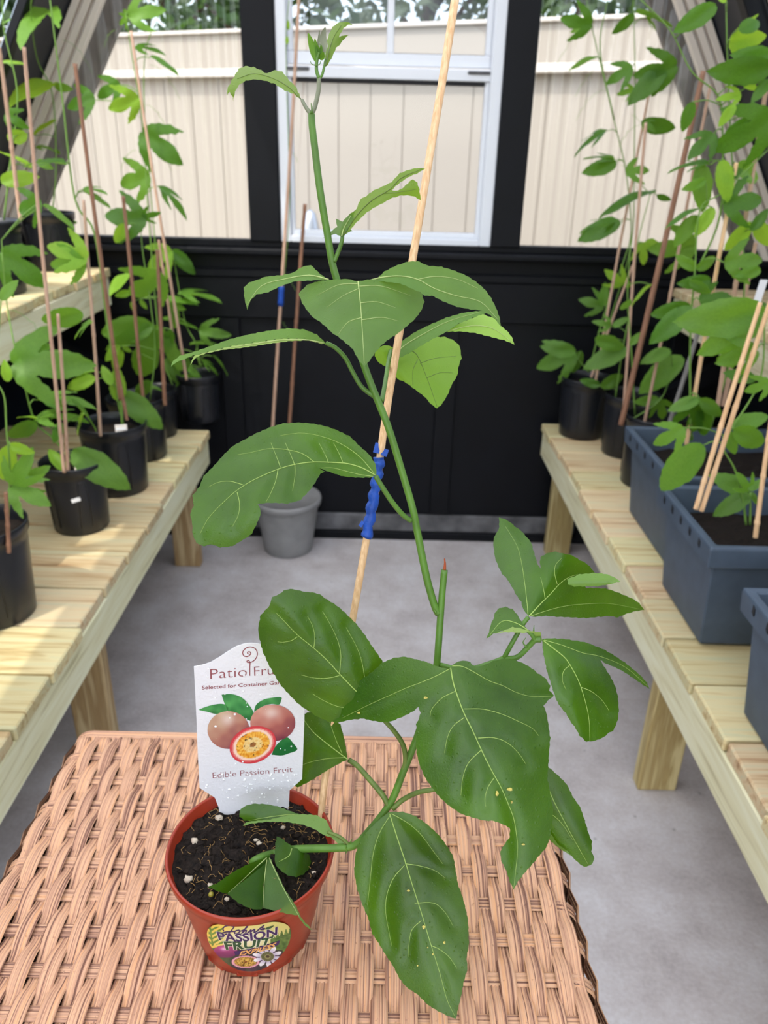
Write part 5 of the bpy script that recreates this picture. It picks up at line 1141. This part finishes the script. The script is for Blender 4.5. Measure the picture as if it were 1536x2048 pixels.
def leafcol(x, y): return lin(mixc((20, 100, 46), (78, 158, 84), .5 + .7*nzf(x, y, .02) - (y-620)/500))
def fruitcol(cx, cy, rx, ry, a, m_, d):
    def f(x, y):
        u, v = (x-cx)/rx, (y-cy)/ry; hl = math.exp(-((u+.05)**2 + (v+.55)**2)/.10); t = .5 + .5*(u*.5 + v*.75) + .22*nzf(x, y, .018)
        return lin(mixc(mixc(mixc(a, m_, t*1.7), d, (t-.55)*2), (236, 226, 220), hl*.62))
    return f
for L in ([(268,626),(330,602),(400,586),(450,588),(480,620),(440,645),(390,655),(330,640)], [(430,520),(500,516),(570,540),(620,590),(655,650),(640,700),(600,690),(540,650),(480,640),(450,580)], [(655,640),(672,590),(720,556),(780,542),(845,538),(846,560),(830,590),(780,585),(720,600)], [(780,940),(800,890),(845,840),(890,818),(930,860),(958,905),(900,930),(850,945)]):
    flat(crv(L + [L[0]], 5)[:-1], onTag, O1, M_print, 'printed_leaf', tagr, 0, leafcol, 14)
flat(ell(478, 766, 146, 132), onTag, O1*2, M_print, 'printed_fruit', tagr, 0, fruitcol(478, 766, 146, 132, (196, 168, 138), (170, 112, 96), (110, 48, 70)), 11)
flat(ell(787, 716, 157, 128), onTag, O1*2.2, M_print, 'printed_fruit', tagr, 0, fruitcol(787, 716, 157, 128, (206, 152, 132), (170, 96, 88), (104, 40, 62)), 11)
def halfcol(x, y):
    c_, s_ = math.cos(.38), math.sin(-.38); dx, dy = x-648, y-868; u = (dx*c_+dy*s_)/168; v = (-dx*s_+dy*c_)/122; r = math.hypot(u, v)
    if r > .90: return lin((206, 62, 70))
    if r > .84: return lin((222, 120, 116))
    if r > .72: return lin((240, 206, 186))
    a = math.atan2(v, u); s = math.sin(a*13 + 4*nzf(x, y, .02)); c = mixc((214, 130, 26), (244, 196, 92), .5 + .5*s*nzf(x, y, .05)*3)
    if r < .42: c = mixc(c, (232, 208, 150), .75 + .5*nzf(x, y, .09))
    if r < .14: c = (150, 96, 50)
    if nzf(x+90, y, .07) > .46: c = (60, 40, 30)
    return lin(c)
flat(ell(648, 868, 166, 126, -.36), onTag, O1*3, M_print, 'printed_fruit_half', tagr, 0, halfcol, 6)
# water beads on the tag
rr = random.Random(9)
b = MB()
for k in range(150):
    x = rr.uniform(290, 980); y = rr.uniform(1075, 1280) if k % 3 else rr.uniform(330, 1060)
    if not inside((x, y), TO) or (y > 1180 and not 420 < x < 890): continue
    r_ = rr.choice((.0004, .0005, .0007, .001)); p = onTag(x, y, .0002); bm = bmesh.new(); bmesh.ops.create_icosphere(bm, subdivisions=2, radius=1)
    q = TN.to_track_quat('Z', 'Y'); b.add([p + q @ Vector((v.co.x*r_, v.co.y*r_*1.1, max(0, v.co.z)*r_*.6)) for v in bm.verts], [tuple(v.index for v in f.verts) for f in bm.faces]); bm.free()
mt, nt, nd, lk, pb, out = mat('water bead'); pb.inputs['Base Color'].default_value = (.92, .93, .95, 1); pb.inputs['Roughness'].default_value = .08; M_water = mt
o = b.build('water_beads', M_water, tagr, smooth=True); o['kind'] = 'stuff'

# ================================================================== oval sticker on the pot
SK = 8.084
def onPot(x, y, off=0.0):
    r = ray(410 + x/SK, 1830 + y/SK); k = (PRT-.003-PRB)/PH; r0 = PRB + .0006 + off   # cone: radius r0 + k*(z-ZT)
    ox, oy, oz = CAM.x-POT.x, CAM.y-POT.y, CAM.z-ZT; R0 = r0 + k*oz
    a = r.x**2 + r.y**2 - (k*r.z)**2; bq = 2*(ox*r.x + oy*r.y - R0*k*r.z); cq = ox**2 + oy**2 - R0**2
    d = max(0, bq*bq - 4*a*cq); return CAM + r*((-bq - math.sqrt(d))/(2*a))
SO = crv([(30,300),(45,240),(90,190),(160,160),(230,150),(300,162),(380,178),(460,186),(560,186),(680,178),(780,170),(880,155),(960,138),(1040,118),(1120,112),(1220,122),(1310,150),(1365,200),(1390,280),(1382,370),(1350,470),(1300,560),(1230,650),(1150,730),(1060,800),(960,860),(860,898),(740,912),(620,905),(520,880),(410,825),(300,745),(220,670),(150,590),(90,500),(50,410),(30,300)], 4)[:-1]
def skcol(x, y):
    c = mixc((232, 200, 74), (214, 206, 122), (x-200)/700)
    c = mixc(c, (238, 234, 206), math.exp(-((x-650)**2/160000 + (y-380)**2/22000)))
    d = math.sin((x*.5+y*1.2)*.05)
    if x < 330 and y > 190 and y < 520 - .2*x:
        if abs((x-100) - (y-330)*.15) < 14 or math.sin((y + abs(x-110)*.55)*.085) > .1 and 60 < x < 300: c = mixc((72, 116, 40), (120, 160, 64), .5 + .5*nzf(x, y, .02))
    if y > 470 + (x-690)**2*.0002 and x < 560: c = mixc((40, 66, 44), (70, 104, 50), .5 + nzf(x, y, .015))
    if x > 1060 and y > 700 - .33*x + 40*math.sin(x*.09): c = mixc((50, 92, 40), (110, 146, 70), .5 + .8*nzf(x, y*1.8, .018))
    if y > 560 and 420 < x < 1260 and y > 500 + abs(x-800)*.15: c = mixc((58, 44, 70), (44, 66, 44), .5 + nzf(x, y, .012))
    u, v = (x-330)/195, (y-590)/105; rot = .30; u, v = u*math.cos(rot)+v*math.sin(rot), -u*math.sin(rot)+v*math.cos(rot)
    r = math.hypot(u, v)
    if r < 1: c = mixc(mixc((176, 62, 128), (92, 30, 80), .4 + .5*v + .2*u), (240, 190, 226), math.exp(-((u+.25)**2+(v+.35)**2)/.08)*.9)
    u, v = (x-655)/232, (y-758)/102; r = math.hypot(u, v)
    if r < 1.0:
        c = (108, 50, 96) if r > .96 else (228, 168, 178)
        if r < .80: c = (130, 52, 62)
        if r < .77:
            c = mixc((150, 112, 40), (222, 184, 92), .5 + 1.2*nzf(x, y, .045))
            if nzf(x+40, y+13, .06) > .34: c = (86, 62, 24)
            if r < .14: c = (128, 72, 36)
    u, v = (x-1012)/1.0, (y-672)/.72; r = math.hypot(u, v); a = math.atan2(v, u)
    if r < 250:
        pet = abs(math.sin(a*5+.5)); lim = 130 + 115*pet
        if 88 < r < lim and pet > .42: c = mixc((238, 238, 240), (176, 170, 200), 1-(r-88)/120)
        elif r < 130: c = (104, 84, 140)
        if r < 112: c = (190, 190, 172)
        if r < 104: c = mixc((62, 74, 52), (112, 116, 70), .5 + .5*math.sin(a*24))
        if r < 50: c = (140, 140, 90) if r > 30 else (44, 40, 36)
    return lin(c)
sk = flat(SO, onPot, .0003, M_print, 'sticker', pot, 0, skcol, 8)
sk['label'] = 'printed sticker on the front of the red-brown pot'
MP = simple('violet print', (58, 36, 92), .45); MG = simple('deep green print', (38, 82, 52), .45); MO = simple('gold print', (232, 176, 104), .45); MW = simple('cream print', (238, 236, 214), .45)
q1 = [(192,275),(1166,200),(1160,315),(232,402)]; q2 = [(308,432),(1098,352),(1045,466),(345,556)]; q3 = [(575,590),(1140,448),(1130,518),(572,652)]
for q, s, mt, bd, sg, sh in ((q1, 'PASSION', MP, .028, 62, 0), (q2, 'FRUIT', MG, .032, 28, 0)):
    o = text(s, q, onPot, .0005, MW, pot, bd+.03, sg, sh, 'lettering'); o = text(s, q, onPot, .00066, mt, pot, bd, sg, sh, 'lettering')
rb = []
for u in np.linspace(0, 1, 14): rb.append((470 + 740*u, 590 - 178*u + 30*4*u*(1-u)*.5))
for u in np.linspace(1, 0, 14): rb.append((490 + 730*u - (0 if u < .99 else 25), 655 - 180*u + 30*4*u*(1-u)*.5))
flat(rb, onPot, .00046, MP, 'ribbon', pot, 0)
text('EXPRESS', q3, onPot, .0007, MO, pot, .03, 16, .06)
for L in ([(305,262),(290,228),(312,192),(360,174),(420,174),(472,190)], [(474,190),(446,226),(408,270),(356,306),(306,314),(288,296),(330,276),(420,268),(486,268)], [(520,248),(490,262),(476,290),(500,303),(540,288),(562,262),(548,246),(520,250)], [(562,262),(610,250),(660,215),(690,182),(672,190),(630,250),(588,303)], [(600,290),(650,252),(672,252),(655,290),(680,294),(720,262),(745,240),(730,290)], [(738,275),(790,238),(806,240),(792,278),(820,276),(870,235),(905,205),(960,165)], [(960,165),(925,195),(925,210),(965,222),(940,238),(890,235)]):
    stroke(L, 10, onPot, .00048, MP, pot, 'script_lettering')
flat([(965,232),(1000,205),(1050,188),(1118,170),(1085,205),(1040,228),(990,236)], onPot, .0006, MG, 'printed_leaf', pot, 0)
